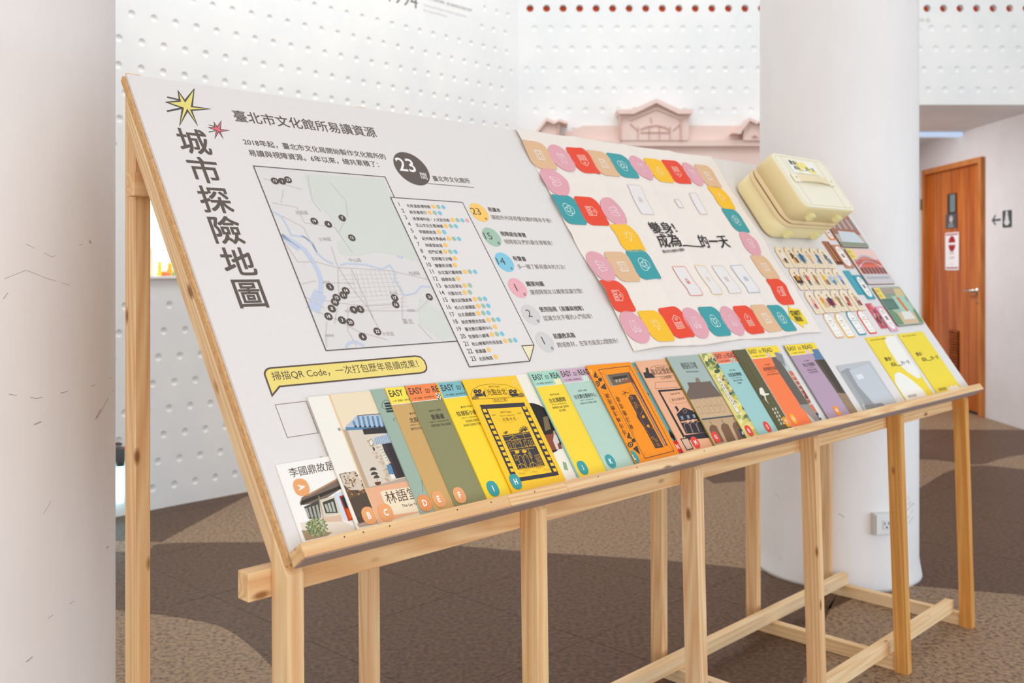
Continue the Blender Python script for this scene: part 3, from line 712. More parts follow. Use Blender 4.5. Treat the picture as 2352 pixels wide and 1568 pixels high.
# ------------------------------------------------------------------ cloth game mat
s0, s1 = bd(1185, 303)[0], bd(1185, 303)[0]+.862; t0, t1 = .2545, .892
s0 = (bd(1185, 303)[0]+bd(1453, 807)[0])/2; s1 = (bd(1875, 765)[0]+bd(1640, 362)[0])/2
vf = [bd(1415, 490)[0], bd(1545, 640)[0]*.5+bd(1480, 420)[0]*.5, bd(1700, 700)[0]]
vf = [s0+(s1-s0)*q for q in (.255, .5, .745)]
hf_ = [bd(1300, 421)[1], bd(1450, 546)[1], bd(1560, 667)[1]]
hh = [(t1-t0)*q+t0 for q in (.25, .5, .765)]
hh = hf_[::-1]
def clothh(s, t):
    h = .0022
    for i, f in enumerate(vf): d_ = abs(s-f); h += (.0056, .0046, .0044)[i]*math.exp(-(math.hypot(d_, .006)/.026)**1.15)
    for i, f in enumerate(hh): d_ = abs(t-f); h += (.0055, .005, .005)[i]*math.exp(-(math.hypot(d_, .006)/.02)**1.15)
    h += .0012*math.sin(s*23+t*11)+.0012*math.sin(t*31-s*7)
    e = min(s-s0, s1-s, t-t0)
    h += .004*math.exp(-max(e, 0)/.012)*(.5+.5*math.sin(s*30+t*26))
    return max(h, .0012)
nx, ny = 210, 150; V = []; Fc = []
for j in range(ny+1):
    for i in range(nx+1):
        s = s0+(s1-s0)*i/nx; t = t0+(t1-t0)*j/ny
        ws = .0035*math.sin(t*17+1.2)*(1 if i == 0 or i == nx else 0)
        V.append((s+ws, t+(.003*math.sin(s*19) if j == 0 else 0), clothh(s, t)))
for j in range(ny):
    for i in range(nx): a = j*(nx+1)+i; Fc.append((a, a+1, a+nx+2, a+nx+1))
canvas = noisy('canvas_cloth', '#ede0d5', '#f3e9df', 420, 2, .85, spec=.1, bump=.12)
cloth = thing('game_mat', MB @ Matrix.Translation((s0, t0, 0)), 'creased cream cloth board game mat with coloured path tiles on the slanted board', 'game mat')
fab = mesh('cloth', V, Fc, canvas, MB, cloth, smooth=True)
md = fab.modifiers.new('thickness', 'SOLIDIFY'); md.thickness = .0006; md.offset = -1
CL = {'T': '#e3b990', 'P': '#e4a5ae', 'R': '#ec4a2f', 'B': '#3f9ea2', 'Y': '#fdc02c'}
tiles = [(1239, 356, 'T', 2), (1291, 363, 'P', 2), (1340, 369, 'R', 2), (1386, 375, 'T', 2), (1430, 381, 'B', 2), (1473, 386, 'P', 2), (1514, 391, 'Y', 2), (1553, 396, 'R', 2), (1591, 400, 'P', 2), (1627, 404, 'T', 2),
         (1274, 418, 'P', 3), (1307, 481, 'B', 3), (1359, 485, 'R', 3), (1409, 487, 'P', 1), (1441, 548, 'Y', 0), (1477, 609, 'B', 3), (1430, 612, 'T', 3), (1380, 612, 'P', 3), (1418, 680, 'R', 3), (1457, 751, 'P', 0),
         (1508, 748, 'Y', 0), (1554, 741, 'R', 0), (1597, 742, 'P', 0), (1641, 738, 'B', 0), (1682, 737, 'P', 0), (1720, 734, 'R', 0), (1759, 731, 'T', 0), (1796, 730, 'B', 0),
         (1658, 454, 'Y', 1), (1690, 506, 'B', 1), (1723, 560, 'P', 1), (1757, 614, 'T', 1), (1792, 670, 'R', 1)]
def icon(ik, kind, cx, cy, s, rot, z, c='#f2ddd0', w=.0012, sub=.004):
    ca, sa = math.cos(rot*math.pi/2), math.sin(rot*math.pi/2)
    def tr(P): return [(cx+s*(p[0]*ca-p[1]*sa), cy+s*(p[0]*sa+p[1]*ca)) for p in P]
    L = []
    if kind == 'B': L = [(disc(0, .22, .42, 16), 1), (disc(-.2, -.14, .42, 16), 1), (disc(.2, -.14, .42, 16), 1)]
    if kind == 'P': L = [([(-.5, -.35), (-.5, -.1), (-.3, .55), (-.12, .55), (-.08, -.35), (-.16, -.5), (-.4, -.5)], 1), ([(.5, -.35), (.5, -.1), (.3, .55), (.12, .55), (.08, -.35), (.16, -.5), (.4, -.5)], 1), ([(-.08, 0), (.08, 0)], 0), (disc(-.28, -.3, .14, 10), 1), (disc(.28, -.3, .14, 10), 1)]
    if kind == 'R': L = [([(-.45, -.6), (.45, -.6), (.45, .3), (0, .65), (-.45, .3)], 1), (disc(0, .28, .11, 10), 1)]+[(rrect(.16, .45, .07, x, -.48, 3), 1) for x in (-.34, -.08, .18)]
    if kind == 'T': L = [([(-.45, -.5), (.45, -.5), (.45, .5), (-.45, .5)], 1), ([(-.36, -.41), (.36, -.41), (.36, .41), (-.36, .41)], 1), (disc(0, .08, .2, 12), 1), ([(-.3, -.41), (-.15, -.15), (.15, -.15), (.3, -.41)], 0)]
    if kind == 'Y': L = [([(-.12, -.3), (-.12, -.15), (-.3, .1), (-.22, .35), (0, .45), (.22, .35), (.3, .1), (.12, -.15), (.12, -.3)], 1), ([(-.1, -.4), (.1, -.4)], 0)]+[([(.42*math.cos(a), .12+.42*math.sin(a)), (.58*math.cos(a), .12+.58*math.sin(a))], 0) for a in [math.radians(x) for x in (-20, 10, 40, 70, 110, 140, 170, 200)]]
    for P, cl_ in L: ik.line(tr(P), w, c, z, closed=bool(cl_), sub=sub)
TA = rpx(1380, 612, 33.0)
for x, y, k, r in tiles:
    c = bd(x, y, .004); a = TA; ik = Ink(MB, clothh)
    P = disc(c[0], c[1], a*1.02, 44) if k == 'P' else rrect(2*a, 2*a, .03, c[0]-a, c[1]-a, 10, rr=(.6*a, .26*a, .6*a, .26*a))
    ik.fan(P, CL[k], .0016, 16); icon(ik, k, c[0], c[1], .68*a, r, .0020, w=.0016, c={'T': '#f8ead8', 'P': '#f9dcdf', 'R': '#fcd0bf', 'B': '#d8eeea', 'Y': '#fff0bc'}[k])
    ik.build('printed_tile', cloth)
ik = Ink(MB, clothh)
def TC(t, A, B, c='#2f2b2c', off=.014, ky=1, z=.0020): ik.text(t, bd(*A, .004), bd(*B, .004), c, z, off=off, ky=ky)
TC('變身!', (1502, 536.5), (1554, 538.5), ky=.88); TC('成為', (1518.4, 569), (1565.6, 568), ky=.9); TC('的一天', (1613.5, 570), (1677.8, 569.5), ky=.9)
ik.line([bd(1565.6, 566.5, .004), bd(1611.5, 567.5, .004)], .0035, '#2f2b2c', .0018, sub=.006)
TC('臺北市文化館所大冒險！', (1524.3, 581), (1572, 577.5), off=.012)
ik.build('mat_title', cloth, 'bold black hand lettered title on the cloth')
for P, c, kd in (([(1544, 611.3), (1576, 611.3), (1613.5, 680), (1583.6, 678)], '#f0836a', 'R'), ([(1595.1, 609.8), (1619.3, 609.8), (1657.6, 676), (1633.4, 678.7)], '#f6cf7c', 'Y'), ([(1634.6, 609.8), (1664, 609.8), (1699.7, 674.3), (1672.9, 674.3)], '#e3cdb8', 'T'), ([(1679.8, 609.3), (1707.3, 609.3), (1741.8, 673), (1715, 674.3)], '#a8bccb', 'B'),
                 ([(1438.8, 426.2), (1468.2, 428), (1502.6, 491.7), (1473.8, 489.7)], '#e9cfd0', 'P'), ([(1549.8, 456.8), (1561.8, 457.3), (1570.7, 475.7), (1559.2, 475.2)], '#e3bfae', None), ([(1584.7, 445.8), (1593.7, 445.8), (1626.3, 493), (1605.1, 491.7)], '#e3bfae', None)):
    ik = Ink(MB, clothh); Q = [bd(p[0], p[1], .004) for p in P]; xs = [q[0] for q in Q]; ys = [q[1] for q in Q]
    ax, bx_, ay, by = (xs[0]+xs[3])/2, (xs[1]+xs[2])/2, (ys[2]+ys[3])/2, (ys[0]+ys[1])/2
    R = rrect(bx_-ax, by-ay, .005, ax, ay, 4); ik.fan(R, '#ebe4e1', .0012, 12); ik.line(R, .0017, c, .0018, closed=True, sub=.006)
    if kd: icon(ik, kd, (ax+bx_)/2, (ay+by)/2, .014, 0, .0018, c=c)
    ik.build('card_outline', cloth)
ik = Ink(MB, clothh)
Q = [bd(1680+x*.14028, 560+y*.14028, .003) for x, y in [(937, 1000), (985, 1058), (1108, 1065), (1258, 1308), (1170, 1312), (1190, 1380), (1100, 1310), (955, 1200), (930, 1010)]]
ik.fan(Q, '#f5d62c', .0014, 10); TC('START!', (1820, 725), (1841, 724), off=.02, ky=1.35, z=.003); TC('開始', (1830.5, 738), (1845.5, 738), off=.014, z=.003)
ik.build('start_flag', cloth, 'yellow arrow flag reading START')

# ------------------------------------------------------------------ booklets on the ledge
TB = .0024
class Bk:
    """one booklet leaning on the board: (s, t0) lower left corner, width, height; left edge raised by r"""
    def __init__(s, letter, s0, w, h, r, label, base, spine=None, name='booklet', hb=.0006, group='booklets on the ledge'):
        a = -math.atan2(r, w) if r else 0
        M = MB @ Matrix.Translation((s0, .0006, hb+r)) @ Matrix.Rotation(-a, 4, 'Y')
        s.T = thing(name, M, label, 'booklet', group); s.w, s.h = w, h
        prism('pages', [(.0008, .0006), (w-.0006, .0006), (w-.0006, h-.0006), (.0008, h-.0006)], 0, TB-.0003, mat('#efe9de', grain=.06), M, s.T)
        prism('cover', rrect(w, h, .0018, 0, 0, 3), TB-.0003, TB, mat(base, rough=.5), M, s.T)
        spine = spine or base
        if spine: prism('spine', [(-.0008, 0), (.002, 0), (.002, h), (-.0008, h)], .0001, TB+.0001, mat(spine), M, s.T)
        s.M = M @ Matrix.Translation((0, 0, TB)); s.ik = Ink(s.M)
    def q(s, x, y, clampit=True):
        p = unp(s.M, (x, y))
        return (min(max(p[0], .0003), s.w-.0003), min(max(p[1], .0003), s.h-.0003)) if clampit else p
    def P(s, pts, c, z=0, ox=0, oy=0, k=1): s.ik.poly([s.q(ox+x*k, oy+y*k) for x, y in pts], c, .0001+z*.00006)
    def L(s, pts, w, c, z=1, ox=0, oy=0, k=1, closed=False): s.ik.line([s.q(ox+x*k, oy+y*k) for x, y in pts], w, c, .0001+z*.00006, closed=closed)
    def Tx(s, t, x, y, h, c='#3b3430', w=None, z=3, off=0.0, anchor='l', ang=0, shear=0, xs=1): s.ik.text(t, (x, y), c=c, z=.0001+z*.00006, h=h, width=w, off=off, anchor=anchor, ang=ang, shear=shear, xs=xs)
    def sticker(s, t, x, y, c, rx=.0115, ry=.0135, rot=0):
        M = s.M @ Matrix.Translation((x, y, .0006))
        P = [(rx*math.copysign(abs(math.cos(a))**.85, math.cos(a)), ry*math.copysign(abs(math.sin(a))**.85, math.sin(a))) for a in [2*math.pi*i/36 for i in range(36)]]
        P = [(max(p[0], .0006-x), p[1]) for p in P]
        o = prism('letter_sticker', P, -.0001, .0002, mat(c), M, s.T); o['label'] = 'round sticker with white letter '+t
        ik = Ink(M); ik.text(t, (0, -.0055) if not rot else (-.0055, 0), c='#f6f3ee', z=.0003, h=.011, anchor='c', off=.03, xs=.85, ang=math.pi/2*rot); ik.build('letter', o)
    def done(s): s.ik.build('cover_print', s.T)
def easy(b, band, body, cn, en, wband, photo=False, arrow='#4b4038', tc='#3f3a38', chk=('#efe9df', '#4b5a4e'), small='臺北市 中正區', bh=.031):
    h = b.h; w = b.w
    bw = w if not photo else w*.77
    b.ik.poly([(.0003, h-bh), (w-.0003, h-bh), (w-.0003, h-.0003), (.0003, h-.0003)] if not photo else [(.0003, h-bh), (bw, h-bh), (bw, h-.020), (w-.0003, h-.020), (w-.0003, h-.0003), (.0003, h-.0003)], band, .00016)
    b.ik.poly([(.0003, h-bh-.0012), (bw, h-bh-.0012), (bw, h-bh), (.0003, h-bh)], '#f2ece0', .00017)
    k = 1.22 if w > .165 else 1.03 if photo else .78
    b.Tx('EASY', .006*k, h-.0175, .0125, tc, w=.038*k, off=.012)
    b.Tx('to', .052*k, h-.0175, .0095, tc, w=.013*k, shear=.3); b.Tx('READ', .073*k, h-.0175, .0125, tc, w=.046*k, off=.012)
    b.ik.line([(.007*k, h-.0255), (.017*k, h-.0255)], .0007, arrow, .0002); b.ik.line([(.0145*k, h-.0238), (.017*k, h-.0255), (.0145*k, h-.0272)], .0007, arrow, .0002)
    b.Tx('易讀版｜館所導覽手冊', .0205*k, h-.0275, .0040, arrow, w=.050*k)
    x0 = .078*k
    for i in range(6):
        for j in range(4):
            c = chk[(i+j) % 2]; b.ik.poly([(x0+i*.0032, h-.0195-j*.0032), (x0+(i+1)*.0032, h-.0195-j*.0032), (x0+(i+1)*.0032, h-.0195-(j+1)*.0032), (x0+i*.0032, h-.0195-(j+1)*.0032)], c, .0002)
    cx = .055*k; q = .25*k+.75
    b.Tx(small, cx, h-.0535, .0040, tc, anchor='c'); b.Tx(cn, cx, h-.0685, .0105*q, tc, anchor='c', off=.004, xs=.92 if len(cn) < 7 else .82)
    b.Tx('TAIPEI CITY . ZHONGZHENG DIST.', cx, h-.0735, .0020, tc, anchor='c')
    for k2, e in enumerate(en): b.Tx(e, cx, h-.0815-k2*.0072, .0046*q, tc, anchor='c', xs=.72)
def S0(x, y): return bd(x, y, .005)[0]

ORG = '#eba66e'; TEA = '#3f9fa3'; REDS = '#e84a3e'; YEL = '#fb9d12'
# A
b = Bk('A', .022, .130, .128, 0, 'small white booklet with a photo of a wooden house and red door, sticker A', '#f4efe8')
o_, k_ = (600, 860), .2551
def PA(pts, c, z=0): b.P(pts, c, z, 600, 860, .2551)
def LA(pts, w, c, z=1, closed=False): b.L(pts, w, c, z, 600, 860, .2551, closed)
b.ik.text('李國鼎故居', b.q(668, 1097), b.q(770, 1078), '#5a4030', .0003, off=-.008)
PA([(345, 1160), (365, 1105), (700, 930), (720, 965), (745, 1010), (545, 1140), (380, 1175)], '#7b6a5c'); PA([(380, 1100), (700, 925), (705, 940), (430, 1090)], '#b78a66', 1)
PA([(365, 1135), (745, 985), (748, 1015), (350, 1180)], '#3c342f', 1)
PA([(385, 1190), (520, 1130), (540, 1290), (430, 1300)], '#4c4a44', 1); PA([(520, 1130), (660, 1090), (720, 1250), (545, 1290)], '#d8cdb8', 1); PA([(550, 1150), (655, 1110), (690, 1245), (580, 1250)], '#44443e', 2)
for x in (395, 425, 458, 490): PA([(x, 1205-(x-395)*.3), (x+17, 1198-(x-395)*.3), (x+45, 1285), (x+25, 1290)], '#a9a79b', 3)
for x in (568, 596, 626): PA([(x, 1170-(x-568)*.35), (x+20, 1163-(x-568)*.35), (x+45, 1235), (x+25, 1240)], '#b5b5a8', 3)
LA([(515, 1090), (560, 1290)], .0012, '#b49b78', 4)
PA([(655, 1075), (765, 1045), (860, 1330), (745, 1310)], '#cfdae8', 1); PA([(700, 1095), (770, 1075), (850, 1300), (785, 1320)], '#c43d10', 2); PA([(712, 1105), (765, 1085), (800, 1190), (755, 1205)], '#2e3a42', 3); PA([(765, 1215), (808, 1200), (838, 1290), (795, 1300)], '#e0641c', 3)
PA([(350, 1335), (520, 1300), (730, 1250), (740, 1320), (880, 1390), (400, 1495)], '#e6d9c8', 0); PA([(545, 1290), (715, 1260), (730, 1320), (560, 1330)], '#d9b9a0', 1)
PA([(362, 1400), (640, 1420), (600, 1450), (400, 1495)], '#a58f6c', 1)
rn = random.Random(3)
PA([(500+80*math.cos(a_)*1.1, 1378+78*math.sin(a_)) for a_ in [k_*.42 for k_ in range(15)]], '#93986f', 2)
for i in range(230):
    a = rn.random()*6.283; rr_ = 88*math.sqrt(rn.random()); x = 500+rr_*math.cos(a)*1.1; y = 1375+rr_*math.sin(a)*.95
    PA([(x-9, y-4), (x+2, y-9), (x+10, y+2), (x-1, y+9)], rn.choice(['#7a8a5c', '#9aa77c', '#c6c9a4', '#5f6d48', '#b5a878']), 3)
b.sticker('A', *b.q(692, 1119), '#eba56c', .0125, .0135, rot=-1); b.ik.text('臺北', b.q(735, 1051), b.q(742, 1050), '#a8882c', .0003); b.done()
# B
b = Bk('B', .113, .142, .228, .0041, 'tall cream booklet with a dark autumn tree photo at its foot, sticker B', '#f2ece0')
PA([(700, 895), (850, 868), (985, 1150), (1060, 1340), (885, 1360)], '#6d5440'); PA([(710, 900), (850, 870), (900, 960), (935, 1040), (800, 1040), (740, 990)], '#d6c5b4', 1)
for i in range(110):
    x = 730+rn.random()*190; y = 880+rn.random()*260; x += (y-880)*.25
    PA([(x-8, y-3), (x+1, y-9), (x+9, y+3), (x, y+8)], rn.choice(['#7a5534', '#8d6a42', '#5b4632', '#b18450', '#3d3229', '#c9a67a']), 2)
PA([(800, 1120), (960, 1050), (1040, 1250), (880, 1340)], '#57483c', 3); PA([(860, 1345), (1055, 1300), (1060, 1340), (885, 1375)], '#b3a08c', 4)
b.sticker('B', *b.q(847, 1184), ORG, .0125, .014); b.ik.text('秘', b.q(778, 990), b.q(784, 988), '#5a4030', .0003); b.done()
# C
b = Bk('C', .152, .150, .228, .0041, 'cream booklet drawn with a blue striped roof and potted tree, sticker C', '#eedcbb', '#e5c9a0')
PA([(757, 470), (860, 370), (1070, 352), (1140, 540), (960, 520), (905, 490), (760, 500)], '#b5c0d0'); PA([(757, 475), (1110, 465), (1112, 485), (765, 503)], '#5c87a8', 2)
for x in (820, 862, 905, 948, 992, 1035, 1078): PA([(x, 420 if x < 850 else 375), (x+18, 418 if x < 850 else 374), (x+40, 470), (x+22, 475)], '#5f8cae', 2); PA([(x+20, 462), (x+38, 460), (x+38, 476), (x+24, 478)], '#3a3236', 3)
PA([(862, 368), (1070, 350), (1072, 356), (862, 372)], '#3a3236', 3)
PA([(735, 495), (775, 495), (975, 1012), (940, 1020)], '#bfa58a'); PA([(775, 500), (910, 490), (960, 540), (1100, 530), (1300, 960), (975, 1015)], '#dccdbb', 1)
PA([(910, 490), (1130, 470), (1145, 525), (925, 540)], '#3e3638', 2)
for i in range(34):
    t = i/34; x = 955+t*190+rn.random()*50; y = 545+t*400+rn.random()*60; r = 10+rn.random()*9
    PA([(x+r*math.cos(a)*1.0, y+r*math.sin(a)) for a in [k*1.05 for k in range(6)]], rn.choice(['#cbb59c', '#c0a88c', '#d6c4ae']), 2)
PA([(1085, 625), (1200, 610), (1320, 915), (1195, 940)], '#443c3f', 2); PA([(1120, 620), (1160, 615), (1290, 920), (1240, 930)], '#3a3236', 3)
PA([(1045, 640), (1075, 632), (1165, 800), (1125, 812)], '#e6dccb', 3)
for i in range(7): PA([(1050+i*15, 650+i*24), (1078+i*14, 642+i*24), (1084+i*14, 652+i*24), (1055+i*15, 662+i*24)], '#c4b49c', 4)
PA([(1125, 815), (1165, 808), (1195, 890), (1150, 900)], '#5f8cae', 3); PA([(1160, 905), (1195, 895), (1212, 935), (1175, 942)], '#eeeae2', 3)
PA([(1015, 580), (1040, 560), (1150, 535), (1190, 610), (1020, 632)], '#b3c2d4', 3)
for i in range(9): LA([(1022+i*16, 570-i*4), (1040+i*16, 628-i*2)], .0006, '#5b6470', 4)
PA([(968, 600), (988, 580), (1008, 605), (1002, 640), (982, 640)], '#e9dfd0', 3); LA([(968, 600), (988, 580), (1008, 605), (1002, 640), (982, 640)], .0006, '#3a3236', 4, True); PA([(1000, 655), (1015, 655), (1025, 680), (1012, 688)], '#3a3236', 4)
for cx, cy, w_ in ((1008, 850, 32), (1018, 890, 34), (1038, 920, 28)): PA([(cx-w_, cy+16), (cx-w_*.7, cy-8), (cx, cy-17), (cx+w_*.7, cy-8), (cx+w_, cy+8)], '#4a4844', 4)
LA([(1040, 900), (1045, 965)], .0006, '#4a4038', 3); PA([(1020, 970), (1078, 962), (1072, 990), (1045, 998), (1028, 990)], '#6d3a30', 4)
PA([(940, 1020), (1310, 955), (1425, 1240), (1060, 1340)], '#eab08a', 1); PA([(945, 1025), (975, 1012), (1300, 925), (1310, 960)], '#b9a796', 2)
PA([(1070, 1060), (1095, 1045), (1400, 1005), (1430, 1230), (1180, 1265), (1150, 1250)], '#f0dfc0', 2)
b.ik.text('林語堂故居', b.q(891, 1158), b.q(1010, 1134), '#5a4036', .0004, off=0); b.ik.text('The Lin Yutang House', b.q(925, 1167), b.q(995, 1156), '#4a3a34', .0004, off=.01)
b.sticker('C', *b.q(886, 1177), ORG, .013, .0145); b.done()
# D
b = Bk('D', .235, .140, .229, .0041, 'sage green booklet with thin black linework, mostly covered, sticker D', '#9fb3a2')
b.L([(908, 968), (903, 964), (905, 960), (912, 962), (965, 1075), (972, 1130)], .0005, '#2f3a38'); b.L([(885, 940), (877, 935), (878, 925), (885, 918), (893, 920)], .0006, '#2f3a38')
for i in range(4): b.P([(882+i*1.5, 925+i*6), (900+i*2, 923+i*6), (903+i*2, 927+i*6), (884+i*1.5, 929+i*6)], '#2f3a38', 2)
b.sticker('D', *b.q(975, 1155), '#e8965c', .013, .014); b.done()
# E..S standard style
b = Bk('E', .263, .140, .229, .0041, 'ochre booklet with a yellow header band, sticker E', '#cfa668'); easy(b, '#fde152', '', '北投梅庭', ['BEITOU PLUM GARDEN'], 1, chk=('#f3efe5', '#c9a23f'), small='臺北市 北投區'); b.sticker('E', *b.q(1007, 1146), ORG, .0125, .014); b.done()
b = Bk('F', .306, .140, .229, .0041, 'olive green booklet with an orange header band, sticker F', '#8f8c62'); easy(b, '#ff8a4c', '', '紫藤廬', ['WISTARIA TEA HOUSE'], 1, small='臺北市 大安區'); b.sticker('F', *b.q(1055, 1137), ORG, .0125, .014); b.done()
b = Bk('I', .378, .140, .228, .0041, 'bright yellow booklet with a sky blue header band, sticker I', '#fcd835'); easy(b, '#7fb9c0', '', '牯嶺街小劇場', ['GULING STREET', 'AVANT-GARDE THEATRE'], 1, chk=('#fcd835', '#f3efe5')); b.sticker('I', *b.q(1132, 1122), TEA, .0125, .014); b.done()
# photo booklet G between H and J (lies under both)
b = Bk('G', .505, .142, .228, 0, 'cream booklet with round dark porch photo, between the film strip and mint header booklets', '#f1e9da')
cq = b.q(1252, 985, False); R_ = .052
P = [(b.w-.002 if x > b.w-.002 else x, y) for x, y in disc(cq[0]-.012, cq[1]+.004, R_, 40)]; b.ik.poly(P, '#2b2623', .0002)
b.P([(1247, 958), (1258, 955), (1265, 985), (1252, 990)], '#7d6d50', 2); b.P([(1242, 1000), (1275, 995), (1292, 1030), (1262, 1035)], '#8c4a36', 2); b.P([(1272, 995), (1278, 998), (1285, 1015), (1280, 1020), (1284, 1032), (1278, 1032), (1270, 1012)], '#d9cfc6', 3); b.P([(1270, 990), (1275, 988), (1277, 996), (1271, 998)], '#c99a80', 3)
b.P([(1292, 1060), (1300, 1062), (1305, 1080), (1296, 1078)], '#8fae7a', 2); b.done()
# H
b = Bk('H', .436, .143, .227, .0062, 'large yellow booklet printed with a black film strip and palace front, sticker H', '#fcca30', hb=.0010)
def PH(pts, c, z=0): b.P(pts, c, z, 900, 840, .20408)
def LH(pts, w, c, z=1, closed=False): b.L(pts, w, c, z, 900, 840, .20408, closed)
BKc = '#403a40'
PH([(988, 440), (1490, 412), (1505, 458), (1010, 488)], BKc); PH([(1395, 1262), (1865, 1188), (1882, 1228), (1455, 1300), (1430, 1300)], BKc)
PH([(1003, 483), (1070, 480), (1405, 1240), (1340, 1240)], BKc); PH([(1455, 460), (1512, 455), (1870, 1195), (1805, 1205)], BKc)
for i in range(12):
    t = i/11; x = 1018+t*306; y = 488+t*668; PH([(x, y), (x+38, y-2), (x+56, y+34), (x+18, y+38)], '#fcca30', 3)
    x = 1468+t*338; y = 456+t*698; PH([(x, y), (x+36, y-2), (x+52, y+34), (x+16, y+36)], '#fcca30', 3)
PH([(1240, 780), (1545, 735), (1725, 1125), (1420, 1168)], BKc, 1)
LN = '#eebb32'
for pts in ([(1245, 783), (1560, 738)], [(1275, 850), (1580, 805)], [(1320, 835), (1370, 795), (1450, 828)], [(1350, 750), (1400, 940)], [(1470, 740), (1600, 1140)], [(1310, 940), (1620, 895)], [(1330, 960), (1600, 925)], [(1250, 800), (1545, 755)], [(1350, 860), (1430, 1050)], [(1440, 850), (1520, 1040)], [(1425, 1160), (1725, 1118)]): LH(pts, .0007, LN, 3)
for x, y in ((1302, 868), (1480, 845), (1528, 838), (1568, 835), (1370, 1005), (1535, 980)): LH([(x, y), (x+22, y-3), (x+44, y+55), (x+22, y+58)], .0008, LN, 3, True)
for x, y in ((1420, 1020), (1480, 1010)): LH([(x+45, y+130), (x, y+20), (x+5, y-8), (x+22, y-15), (x+42, y-2), (x+90, y+125)], .0008, LN, 3)
for x, y in ((1420, 1150), (1550, 1135)): LH([(x, y), (x+5, y-35), (x+35, y-50), (x+70, y-35), (x+90, y-8)], .0009, LN, 3)
PH([(1380, 960), (1405, 950), (1430, 955), (1435, 975), (1410, 990), (1388, 982)], LN, 4); PH([(1460, 955), (1485, 945), (1515, 952), (1518, 970), (1490, 982), (1468, 975)], LN, 4)
for i in range(8): LH([(1345+i*14, 845+i*-2), (1360+i*14, 890-i*2)], .0006, LN, 3)
for i in range(10): LH([(1600+i*5, 1005+i*13), (1660+i*5, 997+i*13)], .0005, LN, 3)
for i in range(9):
    a = math.radians(200-i*22); LH([(1485+12*math.cos(a), 735-8*math.sin(a)), (1485+55*math.cos(a), 730-55*math.sin(a))], .0016, BKc, 2)
for i in range(5):
    a = math.radians(170-i*30); LH([(1285, 762), (1285+32*math.cos(a), 762-32*math.sin(a))], .0012, BKc, 2)
LH([(905, 375), (890, 320), (910, 265), (990, 220), (1120, 203), (1280, 212), (1400, 255), (1470, 310), (1490, 345)], .0006, '#6b5426', 1); LH([(905, 378), (1490, 345)], .0007, '#6b5426', 1)
for x in (1040, 1280): LH([(x, 245), (x+45, 355)], .0005, '#6b5426', 1)
for ox, d in ((940, 1), (1400, -1)):
    for q in (0, 1): cx_ = ox+q*45*d+(5 if d < 0 else 0)-(20 if d < 0 else 0); PH(disc(cx_, 288-q*3, 22, 14), BKc, 2); PH(disc(cx_, 288-q*3, 6, 8), LN, 3)
    PH([(ox-10*1+(0 if d > 0 else -60), 315), (ox+75+(0 if d > 0 else -60), 308), (ox+90+(0 if d > 0 else -60), 340), (ox+10+(0 if d > 0 else -60), 348)], BKc, 2)
    PH([(1022, 300), (1040, 275), (1062, 350), (1030, 335)] if d > 0 else [(1312, 268), (1335, 290), (1345, 325), (1328, 335)], BKc, 2)
for cx_, cy_ in ((940, 375), (1455, 345)):
    for rr_, c in ((36, BKc), (28, LN), (22, BKc), (14, LN), (9, BKc)): PH([(cx_+rr_*math.cos(math.radians(a)), cy_-rr_*1.1*math.sin(math.radians(a))) for a in range(0, 181, 15)], c, 2+(36-rr_)/36)
b.ik.text('光點台北', b.q(1122, 908), b.q(1165, 906), '#5c4520', .0004, off=-.004, ky=1.15); b.ik.text('SPOT-Taipei', b.q(1124, 891.5), b.q(1148, 890), '#8a6a28', .0004, off=-.004)
b.ik.text('（台北之家）', b.q(1134, 924), b.q(1167, 921.5), '#8a6a28', .0004, off=-.004)
b.ik.text('SPOT-Taipei', b.q(1151, 950.5), b.q(1175, 948.5), '#7a5c24', .0004, off=-.004); b.ik.text('光 點 台 北', b.q(1156, 967), b.q(1186, 964), '#7a5c24', .0004, off=-.004)
b.ik.text('★ Taipei City · Zhongshan Dist. ★', b.q(1148, 957), b.q(1184, 954), '#7a5c24', .0004); b.ik.text('臺北市', b.q(1131, 955), b.q(1139, 954.3), '#7a5c24', .0004); b.ik.text('中山區', b.q(1189, 950.5), b.q(1197, 950), '#7a5c24', .0004)
LH([(1180, 590), (1230, 625), (1320, 640), (1400, 615), (1430, 580)], .0003, '#c89a2c', 1)
for x, y in ((1430, 1225), (1480, 1190), (1570, 1205), (1625, 1160), (1710, 1180)):
    for q in (0, 1, 2): LH([(x+q*24, y), (x+q*24+6, y-20), (x+q*24+18, y-22), (x+q*24+26, y-4)], .0004, '#a07a28', 1)
PH(disc(1385, 190, 36, 16), '#f5ce62', 1); PH(disc(1385, 190, 18, 12), '#fcca30', 2)
b.sticker('H', *b.q(1184, 1106), TEA, .0125, .0145); b.done()
# J K
b = Bk('J', .611, .140, .228, .0041, 'yellow booklet with a pale mint header band, sticker J', '#fcd73e', '#9cc7b4'); easy(b, '#a9d6c2', '', '台北偶戲館', ['PUPPETRY ART CENTER', 'OF TAIPEI'], 1, chk=('#f6dc74', '#f5f0e2'), small='臺北市 松山區'); b.sticker('J', *b.q(1338, 1074), TEA, .0125, .014); b.done()
b = Bk('K', .694, .140, .228, .0041, 'pale mint booklet with a lilac header band, sticker K', '#b7d3c4'); easy(b, '#cfaec0', '', '台北數位藝術中心', ['DIGITAL ART CENTER, TAIPEI'], 1, chk=('#a9d6c2', '#f5f0e2'), small='臺北市 士林區'); b.sticker('K', *b.q(1402, 1059), TEA, .0125, .014); b.done()
